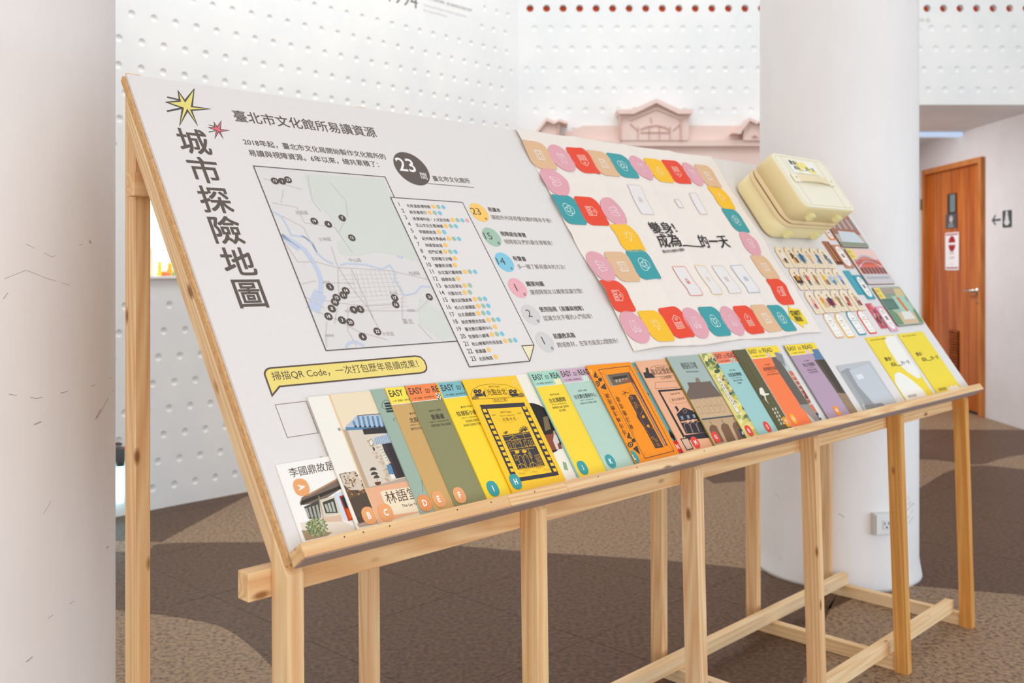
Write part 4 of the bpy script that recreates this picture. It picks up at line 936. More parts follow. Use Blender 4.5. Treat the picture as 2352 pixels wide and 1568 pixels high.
# N teal sliver under L and M
b = Bk('N', .905, .135, .226, 0, 'teal booklet showing only a sliver between the orange and salmon ones, red sticker', '#6ba3a4')
b.P([(1478, 895), (1490, 905), (1490, 918), (1482, 912)], '#1f2424', 1); b.P([(1535, 985), (1548, 1000), (1552, 1015), (1540, 1003)], '#1f2424', 1); b.L([(1475, 900), (1540, 1020)], .0006, '#2a4a4c')
b.P(disc(1463, 848, 7, 14), '#e08a3c', 1); b.P(disc(1463, 848, 3.5, 10), '#6ba3a4', 2)
b.sticker('N', *b.q(1556, 1026), '#dd2a2c', .0125, .014); b.done()
# L
b = Bk('L', .780, .153, .228, .0062, 'bright orange booklet with a window cut out and sideways black building, sticker L', '#fb9310', hb=.0016)
def PL(pts, c, z=0): b.P(pts, c, z, 1180, 820, .19129)
def LL(pts, w, c, z=1, closed=False): b.L(pts, w, c, z, 1180, 820, .19129, closed)
LL([(1018, 150), (1390, 105), (1925, 1125), (1575, 1215)], .0013, BKc, 1, True)
PL([(1100, 215), (1370, 180), (1410, 300), (1165, 350)], '#6f6252', 1); PL([(1100, 215), (1125, 212), (1195, 345), (1165, 350)], '#9a9684', 2); PL([(1180, 240), (1360, 215), (1370, 240), (1195, 270)], '#3b352f', 3)
for i in range(4): PL([(1215+i*40, 272-i*6), (1240+i*40, 268-i*6), (1252+i*40, 300-i*5), (1228+i*40, 306-i*5)], '#b0a48c', 3)
PL([(1165, 350), (1180, 345), (1240, 335), (1225, 345)], '#c9b9a0', 3); PL([(1300, 275), (1370, 262), (1378, 290), (1312, 300)], '#a6583c', 3)
PL([(1370, 180), (1390, 185), (1850, 1060), (1810, 1060), (1410, 300)], '#7a3826', 2); PL([(1415, 300), (1440, 320), (1830, 1050), (1812, 1058)], '#b59078', 3)
LL([(1045, 185), (1100, 215)], .0005, BKc, 1); LL([(1385, 110), (1390, 180)], .0005, BKc, 1); LL([(1570, 1200), (1572, 1130)], .0005, BKc, 1); LL([(1920, 1125), (1850, 1062)], .0005, BKc, 1)
PL([(1375, 490), (1395, 450), (1460, 450), (1480, 490), (1800, 1080), (1700, 1095)], '#473b38', 3)
for x, y in ((1395, 475), (1440, 545), (1455, 585), (1540, 700), (1600, 820), (1650, 960), (1690, 985), (1715, 1040)): LL([(x, y), (x+22, y-4), (x+36, y+22), (x+14, y+26)], .0009, '#e98c1c', 4, True)
LL([(1490, 580), (1530, 575), (1545, 640), (1520, 690)], .0007, '#e98c1c', 4); LL([(1650, 850), (1700, 860), (1740, 930)], .0007, '#e98c1c', 4); LL([(1400, 500), (1700, 1070)], .0005, '#e98c1c', 4)
PL(disc(1553, 718, 16, 10), '#f59a1c', 5); PL(disc(1612, 825, 16, 10), '#f59a1c', 5)
PL([(1470, 660), (1500, 690), (1600, 860), (1590, 880), (1480, 720)], '#473b38', 2)
LL([(1325, 425), (1385, 430)], .0014, '#473b38', 3)
for a in ((1295, 400), (1300, 450), (1340, 470), (1340, 400)): LL([(1335, 430), a], .001, '#473b38', 3)
for i in range(4): LL([(1365+i*12, 380+i*20), (1405+i*8, 360+i*25)], .0004, '#473b38', 3)
for x, y in ((1000, 330), (1400, 1060)):
    PL([(x-40, y-90), (x-25, y-160), (x+20, y-80)], '#473b38', 3); PL([(x+40, y+40), (x+90, y-20), (x+115, y+60)] if y < 500 else [(x+30, y+40), (x+80, y), (x+120, y+110)], '#473b38', 3)
    PL(disc(x, y-10, 34, 16), '#473b38', 3); PL(disc(x, y-10, 20, 12), '#f59a1c', 4); PL(disc(x, y-10, 12, 10), '#473b38', 5); PL(disc(x+38, y-60, 24, 12), '#473b38', 3); PL(disc(x-5, y-105, 9, 8), '#c8761a', 4)
LL([(1062, 420), (1350, 960)], .0004, '#5a4020', 1); LL([(1120, 410), (1400, 940)], .0004, '#5a4020', 1)
p0_ = b.q(1395+24, 1005, False); A_ = b.q(1180+1118*.19129, 820+440*.19129); B_ = b.q(1180+1345*.19129, 820+925*.19129)
dA = Vector(A_)-Vector(B_); ang = math.atan2(dA.y, dA.x)
b.ik.text('台 北 當 代 藝 術 館', (B_[0]+.004, B_[1]), c='#4a3830', z=.0004, width=dA.length, ang=ang, off=-.004, ky=1.2)
b.ik.text('The Museum of Contemporary Art, Taipei', (B_[0]-.0015, B_[1]-.004), c='#4a3830', z=.0004, width=dA.length*1.02, ang=ang, off=-.004)
b.ik.text('當 代 藝 術 館', (B_[0]+.034, B_[1]+.008), c='#6a4a20', z=.0004, width=dA.length*.8, ang=ang, off=-.004)
b.ik.text('The Museum of Contemporary Art, Taipei', (B_[0]+.028, B_[1]-.002), c='#6a4a20', z=.0004, width=dA.length*.95, ang=ang, off=-.004)
PL(disc(905, 187, 38, 18), '#fbc24c', 2); PL([(885, 170), (920, 165), (928, 205), (895, 210)], '#f08c1a', 3)
b.sticker('L', *b.q(1456, 1050), TEA, .0125, .0145); b.done()
# M
b = Bk('M', .946, .140, .226, .0044, 'salmon booklet with black arcade building in a drawn frame, red sticker M', '#edb08a')
def PM(pts, c, z=0): b.P(pts, c, z, 1440, 780, .17857)
def LM(pts, w, c, z=1, closed=False): b.L(pts, w, c, z, 1440, 780, .17857, closed)
LM([(285, 385), (330, 345), (420, 325), (510, 335), (560, 370)], .0006, '#5a4640'); LM([(350, 480), (590, 462)], .0006, '#5a4640')
PM([(208, 425), (245, 415), (240, 360), (268, 360), (290, 430), (320, 430), (365, 488), (235, 495)], '#3a3537', 2)
b.ik.text('臺北記憶倉庫', b.q(1500, 862), b.q(1549, 856), '#5a4036', .0004, off=-.002, ky=1.15); b.ik.text('Taipei Info Hub', b.q(1506, 847.5), b.q(1528, 845), '#7a5a48', .0004); b.ik.text('（三井倉庫）', b.q(1519, 871.5), b.q(1544, 868), '#7a5a48', .0004, off=-.004)
LM([(362, 548), (640, 528), (1000, 1180)], .0006, '#4a3a36', 2); LM([(362, 548), (368, 632), (650, 610)], .0006, '#4a3a36', 2)
PM([(395, 650), (700, 625), (705, 645), (430, 672), (745, 1240), (725, 1260)], '#2e2b30', 2)
b.ik.text('Taipei Info Hub', b.q(1541, 908), b.q(1563, 905), '#6a4a3c', .0004); b.ik.text('臺 北 記 憶 倉 庫', b.q(1545, 921), b.q(1573, 917), '#6a4a3c', .0004, off=-.004); LM([(540, 745), (560, 800), (640, 822), (720, 815), (780, 790)], .0004, '#8a6450', 2)
PM([(635, 960), (730, 870), (850, 915), (855, 945), (640, 965)], '#2f2c34', 2); PM([(640, 965), (900, 925), (1010, 1190), (760, 1210)], '#2f2c34', 2); PM([(612, 865), (635, 850), (668, 900), (655, 930)], '#2f2c34', 2)
PM(disc(745, 920, 28, 12), '#8c6858', 3); PM(disc(745, 920, 18, 10), '#2f2c34', 4)
for x, y in ((685, 985), (765, 972), (840, 962)): PM([(x, y), (x+30, y-5), (x+45, y+40), (x+18, y+45)], '#8a97a2', 3)
PM([(690, 1050), (900, 1020), (912, 1040), (700, 1070)], '#d9a080', 3)
for x, y in ((735, 1080), (815, 1070), (895, 1060)): LM([(x+40, y+125), (x, y+25), (x+10, y-5), (x+40, y-10), (x+70, y+20), (x+110, y+115)], .0010, '#d8a68a', 3)
PM(disc(785, 1050, 20, 10), '#e8b898', 4); PM(disc(850, 1040, 20, 10), '#e8b898', 4)
PM([(735, 1230), (1010, 1190), (1060, 1260), (770, 1290)], '#2e2b30', 2)
PM([(683, 1272), (783, 1258), (858, 1405), (768, 1425)], '#3a3434', 3); PM([(700, 1285), (780, 1272), (842, 1395), (772, 1410)], '#d9b49c', 4)
b.sticker('M', *b.q(1597, 1016), REDS, .0125, .014); b.done()
# Q
b = Bk('Q', 1.059, .142, .228, .0050, 'grey blue booklet with a photo of an old stone mansion, red sticker Q', '#a9b7b0', '#8c8436')
def PQ(pts, c, z=0): b.P(pts, c, z, 1440, 780, .17857)
def LQ(pts, w, c, z=1, closed=False): b.L(pts, w, c, z, 1440, 780, .17857, closed)
PQ([(810, 770), (1220, 725), (1420, 1010), (955, 1040)], '#cfae88'); PQ([(955, 1035), (1400, 985), (1550, 1250), (1120, 1355)], '#c3a17c')
PQ([(775, 550), (880, 548), (905, 490), (930, 545), (1075, 532), (1100, 575), (1220, 725), (810, 770), (765, 700), (800, 610)], '#746258', 1); PQ([(878, 500), (900, 485), (925, 500), (950, 545), (895, 548)], '#8a7a6a', 2)
PQ([(955, 1015), (1385, 965), (1395, 985), (965, 1035)], '#54565a', 2)
for x in (850, 930, 1000, 1070, 1140): LQ([(x, 772-(x-850)*.1), (x+42, 768-(x-850)*.1), (x+135, 950-(x-850)*.1), (x+90, 960-(x-850)*.1)], .0007, '#8d6f54', 2, True); LQ([(x+45, 870-(x-850)*.1), (x+90, 864-(x-850)*.1)], .0007, '#8d6f54', 2)
for x, y in ((1060, 1100), (1210, 1080), (1360, 1060)):
    PQ([(x, y+60), (x+5, y+10), (x+40, y-10), (x+90, y+10), (x+190, y+210), (x+80, y+235)], '#7d5d44', 2); LQ([(x+5, y-60), (x+28, y-8)], .0016, '#4a4038', 3)
PQ([(1425, 1150), (1485, 1140), (1535, 1240), (1480, 1255)], '#33415c', 3); PQ([(1470, 1180), (1500, 1175), (1515, 1215), (1485, 1220)], '#e6e6ea', 4)
b.ik.text('撫臺街洋樓', b.q(1569, 848), b.q(1604, 846), '#5e5f5c', .0004, off=-.004, ky=1.5); b.ik.text('Futai Street Mansion', b.q(1577, 855.5), b.q(1605, 854.5), '#6c6f6c', .0004, ky=1.2)
b.sticker('Q', *b.q(1644, 1004), REDS, .0125, .014); b.done()
# R
b = Bk('R', 1.194, .142, .227, .0041, 'yellow and green leafy painted booklet with narrow title strip, red sticker R', '#e3d483')
def PR(pts, c, z=0): b.P(pts, c, z, 1440, 780, .17857)
for i in range(130):
    x = rn.random(); y = rn.random(); px_ = 940+x*150+y*620; py_ = 200+y*1020-x*20; r = 14+rn.random()*24
    PR([(px_+r*math.cos(a)*(.6+.6*rn.random()), py_+r*math.sin(a)*(.6+.6*rn.random())) for a in [k*.9 for k in range(7)]], rn.choice(['#5f7a52', '#8fa05c', '#e8d05c', '#efe39a', '#c9b85c', '#3f5b4a', '#c2a05a', '#74628a'] if x > .5 or y < .15 else ['#e8d878', '#efe39a', '#d8cb74', '#aab36a']), 1+i*.012)
PR([(1150, 495), (1190, 488), (1450, 925), (1410, 940)], '#efe8d4', 5); b.L([(1150, 495), (1190, 488), (1450, 925), (1410, 940)], .0006, '#6a5a44', 6, 1440, 780, .17857, True)
A_ = b.q(1440+1205*.17857, 780+560*.17857); B_ = b.q(1440+1400*.17857, 780+880*.17857)
for i, ch in enumerate('錢賓四先生故居簡介'):
    t = i/8; b.ik.text(ch, (A_[0]+(B_[0]-A_[0])*t-.0025, A_[1]+(B_[1]-A_[1])*t), c='#3b3430', z=.0006, h=.006)
b.sticker('R', *b.q(1720, 989), REDS, .0125, .014); b.done()
# S
b = Bk('S', 1.246, .140, .227, .0041, 'light blue booklet with a coral header band, red sticker S', '#9fcac6'); easy(b, '#f5825e', '', '北投溫泉博物館', ['BEITOU HOT SPRING', 'MUSEUM'], 1, chk=('#eaf0ea', '#5a6a64'), small='臺北市 北投區'); b.sticker('S', *b.q(1762, 980), REDS, .0125, .014); b.done()
# T
b = Bk('T', 1.337, .140, .227, .0041, 'dark olive marbled booklet with a white egret shape, orange sticker', '#5f5a38')
def PT(pts, c, z=0): b.P(pts, c, z, 1440, 780, .17857)
for i in range(8): b.L([(1400+i*22, 200+i*15), (1440+i*26, 400), (1620+i*20, 700), (1750+i*24, 1000), (1900+i*22, 1100)], .0012, '#6f6a44' if i % 2 else '#514c30', 1+i*.1, 1440, 780, .17857)
PT([(1700, 630), (1730, 610), (1755, 640), (1775, 690), (1830, 690), (1820, 710), (1780, 715), (1790, 770), (1830, 835), (1775, 770), (1765, 725), (1710, 700)], '#ece7da', 4)
PT(disc(1740, 750, 9, 8), '#3b3a2a', 4)
for i in range(5):
    for j in (0, 1): PT([(1862+i*26-j*0+j*35, 880+i*46-j*6), (1880+i*26+j*35, 876+i*46-j*6), (1892+i*26+j*35, 908+i*46-j*6), (1874+i*26+j*35, 912+i*46-j*6)], '#c9c4ae', 4)
b.sticker('T', *b.q(1806, 969), YEL, .0115, .014); b.done()
# U
b = Bk('U', 1.398, .160, .229, .0041, 'orange booklet with yellow header beside a brick street photo, sticker U', '#c4cdc8')
def PU(pts, c, z=0): b.P(pts, c, z, 1700, 740, .2466)
b.ik.poly([(.0003, .0003), (.104, .0003), (.104, .205), (.0003, .205)], '#fb7f4a', .00012)
PU([(265, 265), (300, 262), (420, 430), (640, 760), (560, 770), (330, 420)], '#6a6058', 1); PU([(300, 262), (390, 300), (430, 420), (340, 340)], '#8d8f90', 1)
PU([(450, 450), (520, 455), (700, 735), (640, 760)], '#b5624a', 1)
PU([(450, 455), (525, 455), (560, 520), (490, 530)], '#d97452', 2)
for i in range(6): PU([(470+i*28, 500+i*42), (530+i*28, 490+i*42), (540+i*28, 500+i*42), (478+i*28, 512+i*42)], '#d8b8a4', 3)
PU([(560, 575), (610, 568), (665, 705), (615, 715)], '#8a3e30', 4)
PU([(545, 770), (640, 760), (800, 880), (770, 905), (700, 920), (645, 870)], '#9c9088', 1); PU([(640, 770), (735, 750), (815, 880), (780, 900)], '#d97a56', 1)
PU([(700, 845), (745, 835), (775, 895), (745, 912)], '#33415c', 3); PU([(725, 865), (745, 862), (755, 888), (738, 892)], '#e6e6ea', 4)
easy(b, '#fcd93a', '', '剝皮寮歷史街區', ['BOPILIAO HISTORIC BLOCK'], 1, photo=True, chk=('#f5efe2', '#c8826a'), small='臺北市 萬華區'); b.sticker('U', *b.q(1822, 962), '#fdae2c', .0115, .014); b.done()
# W
b = Bk('W', 1.588, .170, .225, .0028, 'lilac booklet with yellow header beside a dark tower photo, sticker W', '#7f8a8e')
def PWW(pts, c, z=0): b.P(pts, c, z, 1700, 740, .2466)
b.ik.poly([(.0003, .0003), (.122, .0003), (.122, .202), (.0003, .202)], '#b89cb0', .00012)
PWW([(640, 220), (690, 210), (780, 345), (700, 345)], '#5d7fa4', 1); PWW([(690, 350), (785, 345), (985, 665), (905, 660)], '#5f5244', 1); PWW([(720, 350), (790, 345), (920, 560), (960, 650), (930, 655)], '#4a4038', 2); PWW([(905, 655), (985, 665), (1095, 830), (1030, 850)], '#a08466', 1)
for i in range(6): b.L([(930+i*14, 690+i*25), (1000+i*14, 685+i*25)], .0006, '#86694c', 2, 1700, 740, .2466)
easy(b, '#fcd93a', '', '松山文創園區', ['SONGSHAN CULTURAL', 'AND CREATIVE PARK'], 1, photo=True, chk=('#f5efe2', '#c8a0b0'), small='臺北市 信義區'); b.sticker('W', *b.q(1922, 943), YEL, .0125, .014); b.done()
# grey print
g = Bk('', 1.80, .208, .147, 0, 'small grey blurred black and white photo print lying between the lilac and yellow booklets', '#bfc1c3', name='photo_print')
g.P([(1925, 855), (1945, 845), (1965, 850), (2010, 905), (2030, 932), (1995, 938), (1955, 895)], '#9b9c9d', 1); g.P([(1950, 850), (1995, 835), (2040, 900), (2055, 922), (2010, 930), (1970, 885)], '#c6cace', 2); g.P([(1965, 862), (1978, 858), (1985, 868), (1972, 872)], '#e4e6e8', 3); g.P([(1930, 860), (1940, 855), (1985, 925), (1975, 932)], '#a9aaab', 2); g.P([(1985, 930), (2025, 925), (2035, 933), (1990, 940)], '#8e8f90', 2)
g.done(); g.T['category'] = 'photo'; g.T['group'] = ''; del g.T['group']
# X, Y yellow guides
def guide(s0, w, h, r, lab, white):
    b = Bk('', s0, w, h, r, lab, '#f4d93f')
    if white:
        C = [(.50*w, .80*h), (.56*w, .93*h), (.70*w, .985*h), (w-.001, .98*h), (w-.001, .38*h), (.94*w, .30*h), (.80*w, .30*h), (.62*w, .42*h), (.50*w, .56*h)]
        b.ik.poly(C, '#f3eee4', .00016)
        C = [(.001, .30*h), (.16*w, .42*h), (.34*w, .44*h), (.50*w, .36*h), (.64*w, .24*h), (.74*w, .12*h), (.74*w, .001), (.001, .001)]; b.ik.poly(C, '#f3eee4', .00016)
        for i in range(3):
            for j in range(2): b.Tx('易', .02+.03*i, h*.80-j*.025, .008, '#f7e98c')
    b.Tx('變身！', w*.16, h*.62, .013, '#3b3430', w=w*.24, off=.012); b.Tx('成為', w*.24, h*.53, .013, '#3b3430', w=w*.18, off=.012); b.Tx('的一天', w*.62, h*.53, .013, '#3b3430', w=w*.30, off=.012)
    b.ik.line([(w*.43, h*.53), (w*.61, h*.53)], .0018, '#3b3430', .0003)
    b.Tx('臺北市文化館所 易讀教具', w*.10, h*.945, .0045, '#6b5a3a', w=w*.55); b.Tx('使用指南', w*.12, .012, .010, '#5a4a34', w=w*.30)
    if not white: b.ik.poly([(w*.45, .008), (w*.5, .02), (w*.58, .016), (w*.66, .022), (w*.75, .017), (w*.85, .022), (w*.93, .012), (w*.93, .006), (w*.45, .006)], '#f6f0dc', .0003)
    b.done()
guide(2.074, .200, .221, .0002, 'yellow and white patterned booklet, second from the right end of the ledge', True)
guide(2.305, .195, .221, .0002, 'plain yellow booklet at the right end of the ledge', False)

# ------------------------------------------------------------------ cards on the right of the board
def onb(s, t, h=0): return MB @ Matrix.Translation((s, t, h))
def person_art(ik, seed, w, h, cols):
    r = random.Random(seed); z = .0003
    cx = w*.5; kind = seed % 4; c = cols
    ik.poly(disc(cx, h*.76, w*.085, 10), '#3b3234', z+.0001); ik.poly(disc(cx+w*.01, h*.745, w*.06, 10), '#e8c09c', z+.0002)
    ik.poly([(cx-w*.13, h*.68), (cx+w*.13, h*.70), (cx+w*.18, h*.42), (cx-w*.20, h*.40)], c[0], z)
    ik.poly([(cx-w*.12, h*.44), (cx+w*.12, h*.44), (cx+w*.16, h*.20), (cx+w*.06, h*.20), (cx, h*.36), (cx-w*.06, h*.20), (cx-w*.16, h*.20)], c[1], z+.0001)
    ik.poly([(cx+w*.1, h*.68), (cx+w*.30, h*.56), (cx+w*.28, h*.52), (cx+w*.10, h*.60)], c[0], z+.0001)
    if kind == 0: ik.poly([(w*.12, h*.24), (w*.34, h*.24), (w*.34, h*.38), (w*.12, h*.38)], c[2], z+.0002)
    if kind == 1: ik.poly([(w*.62, h*.22), (w*.90, h*.22), (w*.86, h*.48), (w*.66, h*.48)], c[2], z-.00005)
    if kind == 2: ik.poly([(w*.10, h*.30), (w*.9, h*.30), (w*.9, h*.62), (w*.10, h*.62)], c[2], z-.0001)
    if kind == 3: ik.poly(disc(w*.28, h*.60, w*.13, 10), c[2], z+.0001)
TCOL = [('#f0ebe6', '#2c2a2a', '#e8b48c'), ('#6a4a34', '#e6a23c', '#4a3a34'), ('#2c5c8c', '#3a4a5c', '#8aa6b8'), ('#e8b088', '#c8a8b0', '#d8d0c8'), ('#3c7cb0', '#34405c', '#78a8c8'), ('#5c6878', '#98a8b0', '#6a7480'),
        ('#d89838', '#4a3a38', '#3a2c2c'), ('#d8543c', '#3a4a50', '#a8b4b8'), ('#b88458', '#8a5a3c', '#d8c0a0'), ('#ecbc30', '#c8843c', '#5c6a70'), ('#c8ccd0', '#2c7c8c', '#a8bcc4'), ('#9cb0d8', '#4868a8', '#b8c4e0'),
        ('#e8b0a8', '#c83c3c', '#c8c8e0'), ('#e8983c', '#f0b83c', '#b8b8b8'), ('#2c3850', '#2c3850', '#b83430'), ('#a8845c', '#8a6a4a', '#c8a878'), ('#a84c48', '#c86858', '#8c3c3c'), ('#c89c8c', '#7c6460', '#a83c48')]
LOOK = ['a seated figure in white with black shoes', 'a figure beside dark brown furniture', 'a figure in a dark blue jacket', 'a figure in pale orange', 'a figure in bright blue holding ribbons', 'a figure in grey blue',
        'a figure in an ochre dress with dark luggage', 'a dancing figure in red and yellow', 'a figure in a long brown coat', 'a figure in bright yellow', 'a figure in a teal skirt', 'a figure in pale blue robes',
        'a pink and red folk scene', 'an orange and yellow cook scene', 'a dark blue figure before a red curtain', 'a tan framed portrait figure', 'a red striped performing figure', 'a grey brown robed figure']
rowsT = [[(1804.9, 615.1), (1825.9, 615.1), (1846.2, 615.7), (1865.2, 616.1), (1884.1, 616.1), (1903, 616.5)], [(1838.5, 666.2), (1860.3, 666.2), (1878.5, 665.5), (1898.8, 665.5), (1917.8, 665.2), (1936.7, 664.5)],
         [(1874.3, 721.3), (1895.3, 718.5), (1912.9, 717.8), (1932.5, 715.7), (1953.0, 714.6), (1972.5, 712.8)]]
sz = []
wm = mat('#f2dfc1', rough=.55, grain=.05)
for r_, R in enumerate(rowsT):
    ss = [bd(*p) for p in R]; pit = (ss[5][0]-ss[0][0])/5
    for i, p in enumerate(ss):
        k = r_*6+i; M = onb(p[0]-.003, p[1]-.001, .0002); w = pit-.0025; h = .0775
        tk = thing('character_token', M, 'wooden token with %s, %s in %s row' % (LOOK[k], ['first', 'second', 'third', 'fourth', 'fifth', 'sixth'][i], ['top', 'middle', 'bottom'][r_]), 'game token', 'arched wooden character tokens')
        prism('token_body', arch(w, h), 0, .0028, wm, M, tk); prism('token_edge', arch(w+.0004, h+.0004, -.0002, -.0002), .0001, .0016, mat('#a8653a'), M, tk)
        ik = Ink(M @ Matrix.Translation((0, 0, .0028))); person_art(ik, k, w, h, TCOL[k])
        ik.line([(w*.08, h*.15), (w*.92, h*.15)], .0004, '#d8c4a4', .0002); ik.text('角色', (w*.42, h*.055), c='#b89a78', z=.0002, h=.004)
        ik.build('figure_print', tk)
for (x, y), c, nm in (((1920.9, 776), '#e3bd94', 'tan'), ((1947, 775), '#f5bf4a', 'yellow'), ((1973.4, 769), '#4c9cae', 'blue'), ((1997.9, 766), '#ea5a44', 'red')):
    p = bd(x, y); M = onb(p[0]-.004, p[1]-.002, .0002); w, h = .050, .0835
    tk = thing('arched_card', M, 'white arched card with a %s outline, in the lowest card row' % nm, 'card', 'white arched cards')
    prism('card_body', arch(w, h), 0, .0026, mat(c), M, tk); ik = Ink(M @ Matrix.Translation((0, 0, .0026)))
    ik.poly(arch(w-.005, h-.0065, .0025, .004), '#f7f3ea', .0002); ik.line([(.002, h*.60), (w-.002, h*.60)], .0014, c, .0003)
    ik.text('角色卡', (w/2, h*.80), c='#b0a494', z=.0003, h=.0035, anchor='c'); ik.text('文化館所', (w/2, h*.66), c='#5d5048', z=.0003, h=.0048, anchor='c'); ik.text('任務說明', (w/2, h*.47), c='#a09484', z=.0003, h=.0035, anchor='c')
    for q in range(4): ik.poly(disc(w*(.28+.15*q), h*.28, .0016, 8), ('#ea5a44', '#f5bf4a', '#e3a5ae', '#4c9cae')[q], .0003); ik.poly(disc(w*(.28+.15*q), h*.14, .0016, 8), ('#4c9cae', '#7fc4dc', '#f5bf4a', '#ea5a44')[q], .0003)
    ik.build('card_print', tk)
# bookmark pairs
def bookmark(bl, tl, br, col, lab, style, h0=None, lift=.0002):
    a = bd(*bl); b_ = bd(*tl); c = bd(*br); w = max(.03, c[0]-a[0]+.004); h = (b_[1]-a[1]) if h0 is None else h0
    M = onb(a[0]-.003, a[1], lift); o = thing('bookmark', M, lab, 'bookmark', 'bookmarks')
    prism('card', rrect(w, h, .004), 0, .0018, mat(col), M, o); ik = Ink(M @ Matrix.Translation((0, 0, .0018)))
    if style == 'photo':
        for q, (x, cc) in enumerate(((.12, '#c98a5c'), (.32, '#5c3424'), (.5, '#e0a878'), (.68, '#6a3c28'), (.85, '#a8643c'))): ik.poly([(w*x, h*.12), (w*(x+.1), h*.12), (w*(x+.04), h*.95), (w*(x-.06), h*.95)], cc, .0002+q*.00005)
        ik.poly([(w*.05, h*.03), (w*.95, h*.03), (w*.95, h*.12), (w*.05, h*.12)], '#4a2c20', .0002)
    if style == 'oval':
        ik.poly(rrect(w*.74, h*.86, w*.36, w*.13, h*.07, 8), '#f4efe8', .0002); ik.text('館所導覽', (w/2, h*.78), c='#6a5a50', z=.0003, h=.0045, anchor='c'); ik.text('易讀資源', (w/2, h*.70), c='#6a5a50', z=.0003, h=.0040, anchor='c')
        ik.poly([(w*.36, h*.44), (w*.64, h*.44), (w*.64, h*.60), (w*.36, h*.60)], '#9a7a78', .0003); ik.text('文化之旅', (w/2, h*.28), c='#4a4440', z=.0003, h=.0045, anchor='c'); ik.text('一起來', (w/2, h*.2), c='#4a4440', z=.0003, h=.004, anchor='c')
    if style == 'waves':
        for q in range(9):
            for r2 in range(3): cx_ = w*(.2+.3*r2+.12*(q % 2)); cy_ = h*(.08+.105*q); ik.line([(cx_+.006*math.cos(t_), cy_+.005*math.sin(t_)) for t_ in [i*.45 for i in range(8)]], .0010, '#8fd0da', .0002)
    if style == 'folk':
        for q in range(26): x = random.Random(q).random()*w*.8+w*.1; y = random.Random(q+50).random()*h*.88+h*.06; ik.poly([(x-.005, y-.004), (x+.004, y-.006), (x+.006, y+.003), (x-.002, y+.007)], ['#e88a6a', '#3c5a4c', '#f0b0b0', '#2c3434', '#d04858', '#74a070'][q % 6], .0002+q*.00002)
    ik.build('card_print', o)
bookmark((1923, 608), (1889.5, 554.7), (1937, 608), '#a8623c', 'brown photo bookmark right of the top token row, lying under the oval one', 'photo')
bookmark((1943.6, 616.4), (1914, 563.6), (1961.4, 616), '#c98a6c', 'tan bookmark with a white oval panel, beside the red theatre picture', 'oval', lift=.0024)
bookmark((1906.6, 550.9), (1880, 505), (1919, 551.6), '#f08c34', 'orange edged bookmark partly hidden under the cream suitcase', 'oval', h0=.055)
bookmark((1971.9, 677), (1934.8, 622), (1985.6, 677), '#3f9fb0', 'teal patterned bookmark right of the middle token row', 'waves')
bookmark((1993.3, 687.8), (1958, 633.5), (2010, 687.4), '#3f9fb0', 'teal bookmark with a white oval panel, lapping the patterned teal one', 'oval', lift=.0024)
bookmark((2024.7, 755), (1986.4, 697.8), (2038.5, 753.7), '#d05870', 'crimson floral bookmark beside the green garden picture', 'folk')
bookmark((2046, 762), (2009.8, 705.4), (2062, 759.8), '#e6a8bc', 'pink bookmark with a white panel, lapping the crimson floral one', 'oval', lift=.0024)
# picture boards
def picture(s, t, w, h, lab, fn, base):
    M = onb(s, t, .0002); o = thing('picture_board', M, lab, 'picture', 'picture boards at the right edge')
    prism('board', rrect(w, h, .008), 0, .005, mat('#7a6a60'), M, o); ik = Ink(M @ Matrix.Translation((0, 0, .005))); ik.poly(rrect(w-.001, h-.001, .0075, .0005, .0005), base, .0002); fn(ik, w, h); ik.build('picture_print', o)
def banner(ik, w, h):
    ik.poly([(.002, h*.70), (w*.22, h*.70), (w*.22, h-.002), (.002, h-.002)], '#f2d468', .0005); ik.text('變身', (w*.03, h*.86), c='#a89058', z=.0006, h=.012); ik.text('成為', (w*.03, h*.74), c='#a89058', z=.0006, h=.012)
def pic1(ik, w, h):
    ik.poly([(.002, h*.35), (w-.002, h*.35), (w-.002, h-.003), (.002, h-.003)], '#a9705a', .0003)
    for i in range(9): ik.poly([(w*(.04+.105*i), h*.5), (w*(.1+.105*i), h*.5), (w*(.1+.105*i), h*.8), (w*(.04+.105*i), h*.8)], '#dcb49c' if i % 2 else '#7c8c98', .0004)
    ik.poly([(.002, .003), (w-.002, .003), (w-.002, h*.12), (.002, h*.14)], '#8f9880', .0004); ik.poly([(w*.1, h*.14), (w*.9, h*.12), (w*.8, h*.42), (w*.2, h*.44)], '#d6dade', .0005)
    for i in range(10): ik.line([(w*(.1+.08*i), h*.15), (w*(.2+.06*i), h*.42)], .0015, '#9fb4c0', .0006)
